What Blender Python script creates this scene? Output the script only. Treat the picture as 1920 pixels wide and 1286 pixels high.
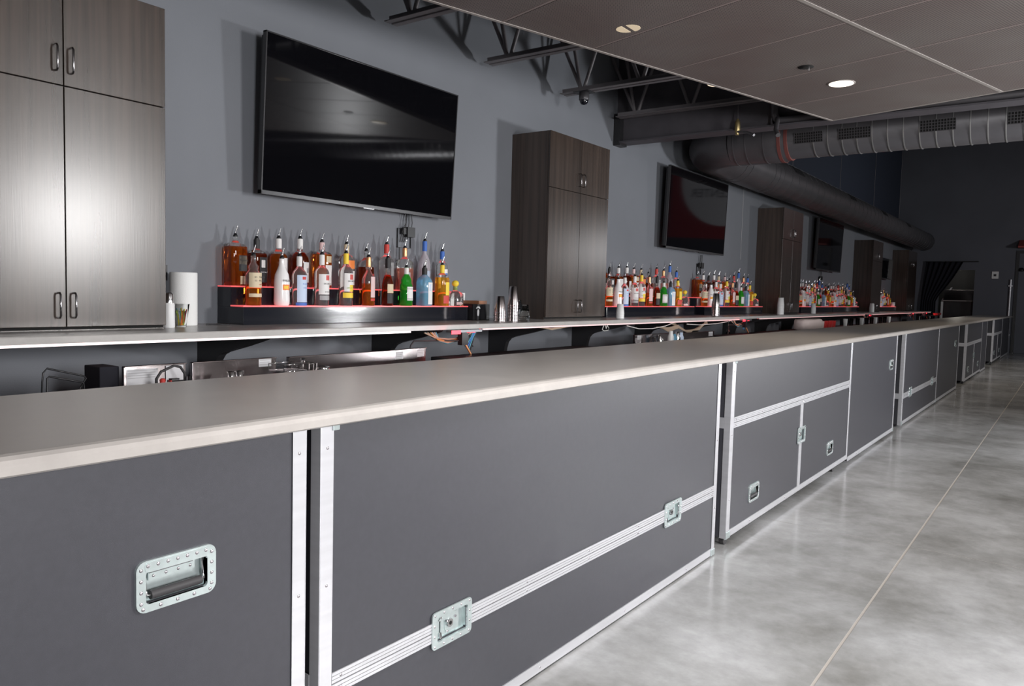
import bpy, math, random
from mathutils import Vector, Matrix, Quaternion
random.seed(7)
S = bpy.context.scene
C = S.collection
for o in list(bpy.data.objects): bpy.data.objects.remove(o)

# ---------------------------------------------------------------- camera, light, exposure
cd = bpy.data.cameras.new('camera'); cam = bpy.data.objects.new('camera', cd); C.objects.link(cam)
cd.sensor_width = 36; cd.lens = 27.03; cd.clip_start = 0.05; cd.clip_end = 200
r_ = Vector((0.80601591, 0.59134421, 0.02550258)); u_ = Vector((-0.05922456, 0.03770442, 0.99753237)); f_ = Vector((-0.58892343, 0.80553734, -0.06541246))
M = Matrix((r_, u_, -f_)).transposed().to_4x4(); M.translation = Vector((1.44, 0, 1.367))
cam.matrix_world = M
S.camera = cam
S.view_settings.view_transform = 'Standard'; S.view_settings.look = 'None'
S.view_settings.gamma = 1; S.view_settings.use_curve_mapping = False
S.view_settings.exposure = 0.0
W = bpy.data.worlds.new('world'); S.world = W; W.use_nodes = True
W.node_tree.nodes['Background'].inputs[0].default_value = (0.5, 0.55, 0.65, 1)
W.node_tree.nodes['Background'].inputs[1].default_value = 0.02

def area(name, loc, tgt, w, h, power, col=(1, 1, 1), spread=180):
    l = bpy.data.lights.new(name, 'AREA'); l.shape = 'RECTANGLE'; l.size = w; l.size_y = h; l.energy = power; l.color = col
    l.spread = math.radians(spread)
    o = bpy.data.objects.new(name, l); C.objects.link(o); o.location = loc
    d = Vector(tgt) - Vector(loc); o.rotation_euler = d.to_track_quat('-Z', 'Y').to_euler()
    return o
def point(name, loc, power, col, rad=.02):
    l = bpy.data.lights.new(name, 'POINT'); l.energy = power; l.color = col; l.shadow_soft_size = rad
    o = bpy.data.objects.new(name, l); C.objects.link(o); o.location = loc
def spot(name, loc, power, col, ang=95, blend=.6, rad=.05):
    l = bpy.data.lights.new(name, 'SPOT'); l.energy = power; l.color = col; l.spot_size = math.radians(ang); l.spot_blend = blend; l.shadow_soft_size = rad
    o = bpy.data.objects.new(name, l); C.objects.link(o); o.location = loc
area('strobe_near', (4.3, 4.6, 2.15), (-2.6, 3.0, 1.5), .8, .8, 170, (1, .98, .97))
area('strobe_far', (3.7, 8.9, 1.35), (-2.7, 5.4, 2.3), .5, .5, 210, (.97, .98, 1))
area('strobe_camera_side', (4.0, .4, 1.75), (-.4, 3.4, .6), .8, .8, 210, (1, .99, 1))
area('fill_behind', (4.6, -3.8, 1.3), (-.3, 3.5, .8), .9, .9, 34, (1, .98, .97))  # added fill from behind, brightens the case sides; no known lamp there
area('floor_fill', (1.1, 1.6, 2.88), (.7, 2.9, 0), 1.2, 1.2, 42, (1, .99, .98), 110)  # added fill overhead to brighten the floor along the bar
area('strobe_down_room', (4.6, 18.5, 2.55), (-1.5, 20.0, 1.6), .6, .6, 120, (.98, .98, 1))
for i, (x, y) in enumerate(((-.066, 6.12), (2.2, 12.5), (2.2, 18.5))):
    spot('downlight_beam_%d' % i, (x, y, 2.96 if i == 0 else 5.6), 60 if i == 0 else 260, (1, .86, .68))

# ---------------------------------------------------------------- materials
def nd(nt, t, **k):
    n = nt.nodes.new(t)
    for a, b in k.items(): setattr(n, a, b)
    return n
MATS = {}
def mat(name, col=(.5, .5, .5), rough=.5, metal=0, trans=0, ior=1.45, coat=0, coat_rough=.1, emit=None, es=0, spec=.5,
        noise=None, bump=None, alpha=1, aniso=0):
    """noise=(scale xyz, amount, detail), bump=(scale xyz, strength)"""
    m = bpy.data.materials.new(name); m.use_nodes = True; nt = m.node_tree; b = nt.nodes['Principled BSDF']
    b.inputs['Base Color'].default_value = (*col, 1); b.inputs['Roughness'].default_value = rough; b.inputs['Metallic'].default_value = metal
    b.inputs['Transmission Weight'].default_value = trans; b.inputs['IOR'].default_value = ior
    b.inputs['Coat Weight'].default_value = coat; b.inputs['Coat Roughness'].default_value = coat_rough
    b.inputs['Specular IOR Level'].default_value = spec
    if emit: b.inputs['Emission Color'].default_value = (*emit, 1); b.inputs['Emission Strength'].default_value = es
    if noise or bump: tc = nd(nt, 'ShaderNodeTexCoord')
    if noise:
        mp = nd(nt, 'ShaderNodeMapping'); mp.inputs['Scale'].default_value = noise[0]; nt.links.new(tc.outputs['Object'], mp.inputs[0])
        n = nd(nt, 'ShaderNodeTexNoise'); n.inputs['Scale'].default_value = 1; n.inputs['Detail'].default_value = noise[2]; nt.links.new(mp.outputs[0], n.inputs[0])
        r = nd(nt, 'ShaderNodeMapRange'); r.inputs[1].default_value = .3; r.inputs[2].default_value = .7
        r.inputs[3].default_value = 1 - noise[1]; r.inputs[4].default_value = 1 + noise[1]; nt.links.new(n.outputs[0], r.inputs[0])
        mx = nd(nt, 'ShaderNodeVectorMath', operation='SCALE'); mx.inputs[0].default_value = col; nt.links.new(r.outputs[0], mx.inputs['Scale'])
        nt.links.new(mx.outputs[0], b.inputs['Base Color'])
    if bump:
        mp = nd(nt, 'ShaderNodeMapping'); mp.inputs['Scale'].default_value = bump[0]; nt.links.new(tc.outputs['Object'], mp.inputs[0])
        n = nd(nt, 'ShaderNodeTexNoise'); n.inputs['Scale'].default_value = 1; n.inputs['Detail'].default_value = 3; nt.links.new(mp.outputs[0], n.inputs[0])
        bp = nd(nt, 'ShaderNodeBump'); bp.inputs['Strength'].default_value = bump[1]; bp.inputs['Distance'].default_value = .002
        nt.links.new(n.outputs[0], bp.inputs['Height']); nt.links.new(bp.outputs[0], b.inputs['Normal'])
    MATS[name] = m; return m

wallm = mat('wall_paint', (.155, .165, .185), .62, noise=((1.3, 1.3, 1.3), .06, 4), bump=((160, 160, 160), .35))
farwm = mat('far_wall_paint', (.10, .105, .125), .7, noise=((1, 1, 1), .08, 3))
bluem = mat('upper_wall_paint', (.035, .045, .07), .7)
deckm = mat('roof_deck_paint', (.02, .02, .022), .7)
steelm = mat('dark_steel_paint', (.15, .14, .148), .45, noise=((6, 6, 6), .12, 3))
girderm = mat('girder_paint', (.06, .056, .064), .5, noise=((6, 6, 6), .12, 3))
steelb = mat('black_steel_paint', (.02, .02, .022), .4)
ductm = mat('painted_duct_metal', (.075, .072, .078), .38, metal=.25, noise=((4, 4, 4), .1, 3))
ductl = mat('bare_seam_metal', (.42, .42, .42), .35, metal=.8)
lam = mat('charcoal_laminate', (.042, .042, .05), .42, noise=((60, 60, 60), .05, 3), bump=((900, 900, 900), .12), spec=.55)
alu = mat('extruded_aluminium', (.64, .64, .67), .36, metal=.6, noise=((3, 3, 40), .05, 3))
alud = mat('aluminium_groove', (.2, .2, .21), .4, metal=.8)
zinc = mat('zinc_plate', (.62, .70, .70), .28, metal=.75, noise=((40, 40, 40), .08, 3))
rivm = mat('rivet_steel', (.62, .58, .62), .25, metal=1)
rubber = mat('black_rubber', (.035, .033, .035), .55)
wood = mat('dark_stained_wood', (.040, .028, .022), .27, noise=((26, 26, .9), .45, 8), bump=((200, 200, 4), .08), coat=.65, coat_rough=.25, spec=.5)
gapm = mat('black_gap', (.004, .004, .004), .9)
chrome = mat('chrome', (.75, .75, .76), .12, metal=1)
dchrome = mat('dark_chrome_pull', (.3, .29, .3), .18, metal=1)
stainless = mat('brushed_stainless', (.56, .51, .51), .22, metal=1, noise=((2, 30, 30), .06, 3))
_b = stainless.node_tree.nodes['Principled BSDF']; _b.inputs['Anisotropic'].default_value = .9; _b.inputs['Anisotropic Rotation'].default_value = .25
_t = stainless.node_tree.nodes.new('ShaderNodeTangent'); _t.direction_type = 'RADIAL'; _t.axis = 'Z'; stainless.node_tree.links.new(_t.outputs[0], _b.inputs['Tangent'])
blackp = mat('black_plastic', (.012, .012, .014), .35)
blacka = mat('black_acrylic', (.01, .011, .016), .08, coat=.4)
tvscr = mat('tv_screen_glass', (.003, .003, .004), .045, spec=.6)
tvbez = mat('tv_bezel', (.045, .045, .048), .28, metal=.3)
redac = mat('red_lit_acrylic', (.5, .05, .05), .3, emit=(1, .16, .17), es=.62)
redhot = mat('red_led', (.6, .02, .03), .3, emit=(1, .03, .05), es=3.5)
ledw = mat('white_pink_led', (.9, .8, .8), .4, emit=(1, .82, .80), es=1.15)
ledp = mat('pink_led', (.8, .6, .6), .4, emit=(1, .58, .56), es=.42)
whitep = mat('white_plastic', (.72, .72, .72), .4)
paper = mat('white_paper', (.78, .78, .77), .8, bump=((300, 300, 300), .5))
glass = mat('clear_glass', (.96, .97, .97), .02, trans=1, ior=1.2)
frost = mat('frosted_glass', (.78, .76, .82), .35, trans=.6, ior=1.4)
white_glass = mat('white_coated_glass', (.82, .80, .80), .2, coat=.3)
def liq(name, col, d=.3):
    m = mat(name, col, .03, trans=1 - d, ior=1.36); return m
amber = liq('amber_spirit', (.62, .14, .015), .1); damber = liq('dark_amber_spirit', (.30, .04, .008), .1)
orange = liq('orange_spirit', (.9, .27, .03), .12); gold = liq('gold_spirit', (.95, .50, .04), .2)
clearl = liq('clear_spirit', (.9, .93, .92), .05); green = liq('green_bottle_glass', (.04, .6, .05), .25)
blue = liq('pale_blue_glass', (.30, .66, .9), .35); rosy = liq('rosy_spirit', (.9, .45, .36), .2)
def flat(name, col, rough=.55): return mat(name, col, rough)
Lwhite = flat('label_white', (.74, .73, .72)); Lcream = flat('label_cream', (.62, .52, .36)); Lblack = flat('label_black', (.02, .02, .022))
Lred = flat('label_red', (.55, .05, .04)); Lyellow = flat('label_yellow', (.85, .62, .05)); Lorange = flat('label_orange', (.85, .25, .06))
Lblue = flat('label_blue', (.05, .15, .5)); Lpale = flat('label_pale_blue', (.52, .62, .78)); Lgreen = flat('label_green', (.35, .5, .1))
Lgrey = flat('label_grey', (.35, .35, .36)); Lcopper = mat('copper_foil', (.6, .3, .15), .3, metal=.6); Lblush = flat('label_blush', (.7, .5, .5))
ink = flat('ink_black', (.03, .03, .035)); inkw = flat('ink_white', (.75, .75, .76)); brown = flat('brown_napkin', (.32, .14, .07))
beigec = flat('beige_hose', (.34, .26, .19)); tealc = flat('teal_hose', (.08, .3, .38)); orgc = flat('orange_hose', (.4, .2, .06)); greyc = flat('grey_hose', (.35, .35, .36)); whitec = flat('white_cable', (.6, .6, .58))
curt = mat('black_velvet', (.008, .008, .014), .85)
cardm = flat('card_sticker', (.6, .6, .62))
pinkc = mat('white_canvas', (.62, .52, .5), .8)
redc = mat('red_plastic', (.5, .03, .03), .35)
lampm = mat('lamp_glow', (.9, .85, .7), .4, emit=(1, .9, .75), es=2.5)
haloem = mat('lamp_glow_dim', (.9, .85, .7), .4, emit=(1, .82, .6), es=1.2)
trimm = mat('pale_cloud_trim', (.36, .33, .31), .4, metal=.2)
ribm = mat('taupe_joint_strip', (.22, .18, .17), .5)
jointm = flat('joint_filler', (.36, .33, .3), .7)
exitred = mat('dull_red_paint', (.3, .05, .04), .5)
projred = mat('projected_red', (.1, 0, 0), .5, emit=(.8, .03, .03), es=.07)
projgrey = mat('projected_grey', (.2, .2, .2), .5, emit=(.7, .7, .75), es=.2)

# stone counter
def stone(name, col, rough):
    m = mat(name, col, rough); nt = m.node_tree; b = nt.nodes['Principled BSDF']
    tc = nd(nt, 'ShaderNodeTexCoord'); n1 = nd(nt, 'ShaderNodeTexNoise'); n1.inputs['Scale'].default_value = 7; n1.inputs['Detail'].default_value = 9; n1.inputs['Roughness'].default_value = .7
    nt.links.new(tc.outputs['Object'], n1.inputs[0])
    cr = nd(nt, 'ShaderNodeValToRGB'); cr.color_ramp.elements[0].position = .32; cr.color_ramp.elements[1].position = .7
    cr.color_ramp.elements[0].color = (*[c * .92 for c in col], 1); cr.color_ramp.elements[1].color = (*[c * 1.08 for c in col], 1)
    nt.links.new(n1.outputs[0], cr.inputs[0]); nt.links.new(cr.outputs[0], b.inputs['Base Color'])
    r = nd(nt, 'ShaderNodeMapRange'); r.inputs[3].default_value = rough - .05; r.inputs[4].default_value = rough + .06
    nt.links.new(n1.outputs[0], r.inputs[0]); nt.links.new(r.outputs[0], b.inputs['Roughness']); return m
quartz = stone('grey_beige_quartz', (.365, .34, .32), .3)
quartz2 = stone('grey_quartz', (.40, .385, .37), .25)

def concrete():
    m = mat('polished_concrete', (.4, .4, .4), .2); nt = m.node_tree; b = nt.nodes['Principled BSDF']
    tc = nd(nt, 'ShaderNodeTexCoord')
    def N(sc, det, rg=.6, dist=0, vec=(1, 1, 1)):
        mp = nd(nt, 'ShaderNodeMapping'); mp.inputs['Scale'].default_value = vec; nt.links.new(tc.outputs['Object'], mp.inputs[0])
        n = nd(nt, 'ShaderNodeTexNoise'); n.inputs['Scale'].default_value = sc; n.inputs['Detail'].default_value = det; n.inputs['Roughness'].default_value = rg; n.inputs['Distortion'].default_value = dist
        nt.links.new(mp.outputs[0], n.inputs[0]); return n
    a = N(1.0, 8, .66, .15); c = N(.45, 4, .5, .3, (1, .6, 1)); d = N(9, 6, .7)
    r1 = nd(nt, 'ShaderNodeValToRGB'); e = r1.color_ramp.elements; e[0].position = .34; e[1].position = .62
    e[0].color = (.235, .233, .224, 1); e[1].color = (.50, .505, .515, 1)
    nt.links.new(a.outputs[0], r1.inputs[0])
    r2 = nd(nt, 'ShaderNodeValToRGB'); e = r2.color_ramp.elements; e[0].position = .35; e[1].position = .6; e[0].color = (.62, .6, .56, 1); e[1].color = (1.0, 1.0, 1.0, 1)
    nt.links.new(c.outputs[0], r2.inputs[0])
    r3 = nd(nt, 'ShaderNodeValToRGB'); e = r3.color_ramp.elements; e[0].position = .3; e[1].position = .7; e[0].color = (.86, .86, .86, 1); e[1].color = (1.06, 1.06, 1.06, 1)
    nt.links.new(d.outputs[0], r3.inputs[0])
    m1 = nd(nt, 'ShaderNodeMix', data_type='RGBA', blend_type='MULTIPLY'); m1.inputs[0].default_value = .8
    nt.links.new(r1.outputs[0], m1.inputs[6]); nt.links.new(r2.outputs[0], m1.inputs[7])
    m2 = nd(nt, 'ShaderNodeMix', data_type='RGBA', blend_type='MULTIPLY'); m2.inputs[0].default_value = 1
    nt.links.new(m1.outputs[2], m2.inputs[6]); nt.links.new(r3.outputs[0], m2.inputs[7])
    nt.links.new(m2.outputs[2], b.inputs['Base Color'])
    rr = nd(nt, 'ShaderNodeMapRange'); rr.inputs[3].default_value = .11; rr.inputs[4].default_value = .26
    nt.links.new(a.outputs[0], rr.inputs[0]); nt.links.new(rr.outputs[0], b.inputs['Roughness'])
    b.inputs['Specular IOR Level'].default_value = .6
    bp = nd(nt, 'ShaderNodeBump'); bp.inputs['Strength'].default_value = .06; bp.inputs['Distance'].default_value = .01
    nt.links.new(a.outputs[0], bp.inputs['Height']); nt.links.new(bp.outputs[0], b.inputs['Normal'])
    return m
concm = concrete()

def perforated():
    m = mat('perforated_taupe_metal', (.1, .085, .08), .45); nt = m.node_tree; b = nt.nodes['Principled BSDF']
    tc = nd(nt, 'ShaderNodeTexCoord'); mp = nd(nt, 'ShaderNodeMapping'); mp.inputs['Scale'].default_value = (70, 70, 70); nt.links.new(tc.outputs['Object'], mp.inputs[0])
    sx = nd(nt, 'ShaderNodeSeparateXYZ'); nt.links.new(mp.outputs[0], sx.inputs[0])
    def M_(op, a, bb):
        n = nd(nt, 'ShaderNodeMath', operation=op)
        for i, v in enumerate((a, bb)):
            if v is None: continue
            if isinstance(v, (int, float)): n.inputs[i].default_value = v
            else: nt.links.new(v, n.inputs[i])
        return n.outputs[0]
    fx = M_('SUBTRACT', M_('FRACT', sx.outputs[0], None), .5); fy = M_('SUBTRACT', M_('FRACT', sx.outputs[1], None), .5)
    d = M_('SQRT', M_('ADD', M_('MULTIPLY', fx, fx), M_('MULTIPLY', fy, fy)), None)
    hole = M_('LESS_THAN', d, .3)
    n2 = nd(nt, 'ShaderNodeTexNoise'); n2.inputs['Scale'].default_value = 1.5; n2.inputs['Detail'].default_value = 5; nt.links.new(tc.outputs['Object'], n2.inputs[0])
    r = nd(nt, 'ShaderNodeValToRGB'); e = r.color_ramp.elements; e[0].position = .3; e[1].position = .7; e[0].color = (.165, .132, .125, 1); e[1].color = (.20, .178, .168, 1)
    nt.links.new(n2.outputs[0], r.inputs[0])
    mx = nd(nt, 'ShaderNodeMix', data_type='RGBA'); mx.inputs[7].default_value = (.02, .018, .018, 1)
    nt.links.new(hole, mx.inputs[0]); nt.links.new(r.outputs[0], mx.inputs[6]); nt.links.new(mx.outputs[2], b.inputs['Base Color'])
    return m
perf = perforated()

# ---------------------------------------------------------------- mesh helpers
OFF = {}
class MB:
    def __init__(s): s.v = []; s.f = []; s.sm = []; s.mi = []; s.m = 0
    def add(s, vs, fs, smooth=False):
        b = len(s.v); s.v += [tuple(v) for v in vs]
        for f in fs: s.f.append([b + i for i in f]); s.sm.append(smooth); s.mi.append(s.m)
        return s
    def box(s, x0, x1, y0, y1, z0, z1, R=None, T=None):
        vs = [Vector((x, y, z)) for z in (z0, z1) for y in (y0, y1) for x in (x0, x1)]
        if R is not None: vs = [R @ v for v in vs]
        if T is not None: vs = [v + Vector(T) for v in vs]
        return s.add(vs, [(0, 2, 3, 1), (4, 5, 7, 6), (0, 1, 5, 4), (2, 6, 7, 3), (0, 4, 6, 2), (1, 3, 7, 5)])
    def prism(s, poly, ax, a, b, smooth=False):
        """poly: list of 2d points in the two remaining axes (cyclic order x,y,z without ax)"""
        n = len(poly)
        def P(p, t):
            return {'x': (t, p[0], p[1]), 'y': (p[0], t, p[1]), 'z': (p[0], p[1], t)}[ax]
        s.add([P(p, a) for p in poly] + [P(p, b) for p in poly], [(i, (i + 1) % n, n + (i + 1) % n, n + i) for i in range(n)], smooth)
        return s.add([P(p, a) for p in poly] + [P(p, b) for p in poly], [tuple(range(n))[::-1], tuple(range(n, 2 * n))])
    def tube(s, path, r, n=8, caps=True):
        path = [Vector(p) for p in path]; R = r if isinstance(r, (list, tuple)) else [r] * len(path)
        rings = []; up = None
        for i, p in enumerate(path):
            t = (path[min(i + 1, len(path) - 1)] - path[max(i - 1, 0)]).normalized()
            if up is None:
                up = Vector((0, 0, 1)) if abs(t.z) < .9 else Vector((1, 0, 0))
            a = t.cross(up).normalized(); bb = a.cross(t).normalized(); up = bb
            rings.append([p + (a * math.cos(2 * math.pi * k / n) + bb * math.sin(2 * math.pi * k / n)) * R[i] for k in range(n)])
        vs = [v for g in rings for v in g]
        fs = [(i * n + k, i * n + (k + 1) % n, (i + 1) * n + (k + 1) % n, (i + 1) * n + k) for i in range(len(path) - 1) for k in range(n)]
        s.add(vs, fs, True)
        if caps: s.add(rings[0], [tuple(range(n))[::-1]]); s.add(rings[-1], [tuple(range(n))])
        return s
    def lathe(s, prof, n=20, c=(0, 0, 0), sq=0, caps=True):
        """prof: list of (r,z); sq>0 gives a rounded-square section"""
        vs = []
        for r, z in prof:
            for k in range(n):
                a = 2 * math.pi * (k + .5) / n; ca, sa = math.cos(a), math.sin(a)
                q = 1
                if sq: q = 1 / (abs(ca) ** sq + abs(sa) ** sq) ** (1 / sq)
                vs.append((c[0] + r * ca * q, c[1] + r * sa * q, c[2] + z))
        m = len(prof)
        fs = [(i * n + k, i * n + (k + 1) % n, (i + 1) * n + (k + 1) % n, (i + 1) * n + k) for i in range(m - 1) for k in range(n)]
        s.add(vs, fs, True)
        if caps: s.add(vs[:n], [tuple(range(n))[::-1]]); s.add(vs[-n:], [tuple(range(n))])
        return s
    def dome(s, c, r, nrm='x', n=8, h=.5):
        # little rivet head
        vs = [];
        for j, (rr, hh) in enumerate(((1, 0), (.8, .6), (.35, .95))):
            for k in range(n):
                a = 2 * math.pi * k / n; p = (rr * r * math.cos(a), rr * r * math.sin(a), hh * r * h)
                vs.append({'x': (c[0] + p[2], c[1] + p[0], c[2] + p[1]), '-y': (c[0] + p[0], c[1] - p[2], c[2] + p[1])}[nrm])
        fs = [(i * n + k, i * n + (k + 1) % n, (i + 1) * n + (k + 1) % n, (i + 1) * n + k) for i in range(2) for k in range(n)] + [tuple(range(2 * n, 3 * n))]
        return s.add(vs, fs, True)
    def build(s, name, m, parent=None, label=None, kind=None, bevel=0, bang=None):
        me = bpy.data.meshes.new(name); off = OFF.get(parent.name, Vector((0, 0, 0))) if parent else Vector((0, 0, 0))
        me.from_pydata([tuple(Vector(v) - off) for v in s.v], [], s.f)
        me.polygons.foreach_set('use_smooth', s.sm); me.polygons.foreach_set('material_index', s.mi)
        for mm in (m if isinstance(m, (list, tuple)) else [m]): me.materials.append(mm)
        me.validate(); me.update()
        o = bpy.data.objects.new(name, me); C.objects.link(o)
        if parent: o.parent = parent; OFF[o.name] = off
        if label: o['label'] = label
        if kind: o['kind'] = kind
        if bevel:
            b = o.modifiers.new('bevel', 'BEVEL'); b.width = bevel; b.segments = 2; b.limit_method = 'ANGLE'; b.angle_limit = .6
        return o
def thing(name, label, cat, loc=(0, 0, 0), group=None):
    o = bpy.data.objects.new(name, None); o.empty_display_size = .1; C.objects.link(o); o.location = loc
    OFF[o.name] = Vector(loc); o['label'] = label; o['category'] = cat
    if group: o['group'] = group
    return o
def tag(o, label, cat, group=None):
    o['label'] = label; o['category'] = cat
    if group: o['group'] = group
    return o
def struct(o): o['kind'] = 'structure'; return o
def place(o, loc, rz=0):
    o.location = loc; o.rotation_euler = (0, 0, rz); return o
def copy_tree(o, parent=None):
    c = o.copy(); C.objects.link(c)
    if parent is not None: c.parent = parent; c.matrix_parent_inverse = o.matrix_parent_inverse.copy()
    for ch in KIDS.get(o.name, ()) or [x for x in o.children]: copy_tree(ch, c)
    return c
KIDS = {}
def box(x0, x1, y0, y1, z0, z1): return MB().box(x0, x1, y0, y1, z0, z1)
def text(body, size, origin, m, parent, right=(0, 1, 0), up=(0, 0, 1), name='lettering', depth=.0004, align='CENTER', sx=1):
    cu = bpy.data.curves.new(name, 'FONT'); cu.body = body; cu.size = size; cu.align_x = align; cu.align_y = 'CENTER'; cu.extrude = depth; cu.resolution_u = 3
    t = bpy.data.objects.new(name, cu); C.objects.link(t)
    me = bpy.data.meshes.new_from_object(t.evaluated_get(bpy.context.evaluated_depsgraph_get()))
    bpy.data.objects.remove(t); bpy.data.curves.remove(cu)
    R = Vector(right).normalized(); U = Vector(up).normalized(); Nn = R.cross(U)
    off = OFF.get(parent.name, Vector((0, 0, 0))) if parent else Vector((0, 0, 0))
    mt = Matrix((R * sx, U, Nn)).transposed().to_4x4(); mt.translation = Vector(origin) - off
    me.transform(mt); me.materials.clear(); me.materials.append(m); me.name = name
    o = bpy.data.objects.new(name, me); C.objects.link(o); o.parent = parent
    if parent: OFF[o.name] = off
    return o
def rrect(y0, y1, z0, z1, r, n=5):
    pts = []
    for cy, cz, a0 in ((y1 - r, z1 - r, 0), (y0 + r, z1 - r, 90), (y0 + r, z0 + r, 180), (y1 - r, z0 + r, 270)):
        for k in range(n + 1):
            a = math.radians(a0 + 90 * k / n); pts.append((cy + r * math.cos(a), cz + r * math.sin(a)))
    return pts
def ring_plate(mb, x0, x1, out, inn):
    """plate with hole in the yz plane, from x0 (back) to x1 (front); loops with equal counts"""
    n = len(out)
    vs = [(x1, *p) for p in out] + [(x1, *p) for p in inn] + [(x0, *p) for p in out] + [(x0, *p) for p in inn]
    fs = []
    for i in range(n):
        j = (i + 1) % n
        fs += [(i, j, n + j, n + i), (2 * n + j, 2 * n + i, 3 * n + i, 3 * n + j), (i, 2 * n + i, 2 * n + j, j), (n + j, 3 * n + j, 3 * n + i, n + i)]
    return mb.add(vs, fs)

# ---------------------------------------------------------------- the setting
XW = -2.70      # bar wall
YF = 26.2       # far wall
struct(box(XW - .2, XW, -6, 11.3, 0, 6.2).build('wall_left', wallm))
struct(box(XW - .2, XW, 11.3, YF, 0, 3.70).build('wall_left_low', wallm)).name = 'wall_left.001'
struct(box(XW - .6, XW - .42, 11.3, YF + .6, 3.0, 6.2).build('wall_upper', bluem))
struct(box(XW - .42, XW - .2, 11.1, 11.3, 3.6, 6.2).build('wall_return', bluem)).name = 'wall_upper.001'
struct(box(XW - .42, XW - .2, 11.3, YF + .2, 3.55, 3.69).build('trim_1', wallm))
# far wall with an opening (x -1.93..-1.01, to z 2.37)
w = MB(); w.box(XW - .6, -1.93, YF, YF + .2, 0, 6.2); w.box(-1.93, -1.01, YF, YF + .2, 2.37, 6.2); w.box(-1.01, -.02, YF, YF + .2, 0, 6.2)
w.box(-.02, 1.15, YF, YF + .2, 2.92, 6.2); w.box(1.15, 12, YF, YF + .2, 0, 6.2)
struct(w.build('wall_far', farwm))
w = MB(); w.box(-2.6, -.4, YF + 2.2, YF + 2.3, 0, 3); w.box(-2.7, -2.6, YF + .2, YF + 2.3, 0, 3); w.box(-.5, -.4, YF + .2, YF + 2.3, 0, 3); w.box(-2.7, -.4, YF + .2, YF + 2.3, 3, 3.1)
struct(w.build('wall_back_room', deckm))
struct(box(11.8, 12, -6, YF, 0, 6.2).build('wall_right', farwm))
struct(box(XW - .6, 12, -6.2, -6, 0, 6.2).build('wall_near', farwm))
struct(box(XW - .8, 12.2, 7.62, YF + 2.4, 6.2, 6.3).build('ceiling', deckm))
struct(box(XW - .2, 12.2, -6.2, 7.44, 4.02, 4.1).build('ceiling_low', deckm)).name = 'ceiling.001'
struct(box(XW - .2, 12, 7.44, 7.6, 4.03, 6.2).build('wall_bulkhead', deckm))
# floor: concrete slabs between sawn joints
fl = struct(box(XW - .6, 12, -6, YF + 2.4, -.1, -.0012).build('floor', jointm))
xs = [XW - .2, .762, 5.3, 9.8, 12]; ys = [-6, -3.6, .58, 4.76, 9.35, 13.95, 18.5, 23.1, YF + 2.2]
for i in range(len(xs) - 1):
    for j in range(len(ys) - 1):
        if i == 0 or i >= 0:
            box(xs[i] + .0055, xs[i + 1] - .0055, ys[j] + .003, ys[j + 1] - .003, -.08, 0).build('slab', concm, fl)
# grey door in the far wall, right edge of the picture
dr = struct(MB().box(-.02, .06, YF - .03, YF + .06, 0, 2.92).box(1.07, 1.15, YF - .03, YF + .06, 0, 2.92).box(.06, 1.07, YF - .03, YF + .06, 2.84, 2.92).build('door_1', steelb))
struct(box(.06, 1.07, YF + .01, YF + .05, .01, 2.84).build('door_leaf', farwm, dr))
MB().lathe([(.01, 0), (.07, .01), (.075, .04), (.05, .09), (.01, .11)], 14, (.13, YF - .06, 2.33)).build('door_closer', blackp, dr)
t = MB().tube([(-.11, YF - .05, 0.02), (-.11, YF - .05, 2.1)], .028, 12).box(-.16, -.06, YF - .06, YF, 1.9, 1.94).box(-.16, -.06, YF - .06, YF, .5, .54).build('upright_pipe', MATS['extruded_aluminium'])
tag(t, 'thin vertical metal pipe fixed on far wall beside the dark door frame', 'pipe')
t = MB().prism([(YF - .5, 3.02), (YF, 3.22), (YF, 2.98), (YF - .5, 2.98)], 'x', .03, 1.4).build('door_canopy', exitred)
tag(t, 'dull red sloping canopy over the dark door in the far wall', 'canopy')
# light switch / control plate with dark dial
sp = thing('control_plate', 'white square wall plate with small dark dial on far wall', 'control', (-.504, YF, 2.22))
MB().box(-.59, -.42, YF - .03, YF, 2.12, 2.33).build('plate', whitep, sp, bevel=.01)
MB().box(-.535, -.475, YF - .045, YF - .03, 2.19, 2.25).build('dial', blackp, sp)
# curtain opening
rod = MB().tube([(-2.30, YF - .1, 2.61), (-.93, YF - .1, 2.61)], .014, 8).box(-2.28, -2.25, YF - .1, YF, 2.6, 2.62).box(-.96, -.93, YF - .1, YF, 2.6, 2.62).build('curtain_rod', steelb)
tag(rod, 'thin black curtain rod above the dark opening in far wall', 'curtain rod')
cv = MB(); nu, nvv = 60, 14; vs = []
for j in range(nvv + 1):
    v = j / nvv; z = 2.6 - v * 2.35
    g = min(v / .47, 1)
    xl = -2.26 - .10 * math.sin(min(v / .6, 1) * math.pi / 2); xr = -1.30 - .66 * g + .05 * math.sin(g * math.pi)
    for i in range(nu + 1):
        u = i / nu; vs.append((xl + (xr - xl) * u, YF - .13 + .045 * math.sin(u * 42 + .5 * math.sin(v * 3)) * (1 - .3 * g), z))
cv.add(vs, [(j * (nu + 1) + i, j * (nu + 1) + i + 1, (j + 1) * (nu + 1) + i + 1, (j + 1) * (nu + 1) + i) for j in range(nvv) for i in range(nu)], True)
o = cv.build('curtain', curt); o.modifiers.new('t', 'SOLIDIFY').thickness = .01
tag(o, 'long black velvet curtain swept to left side of the far opening', 'curtain')
hc = thing('steel_hood', 'pale angled steel hood glimpsed inside the dark curtained opening', 'hood', (-1.6, YF + .6, 0))
MB().prism([(-1.83, 1.5), (-1.62, 1.86), (-1.66, 1.86), (-1.90, 1.46), (-1.90, .6), (-1.84, .6)], 'y', YF + .5, YF + .56).build('edge', whitep, hc)
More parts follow.
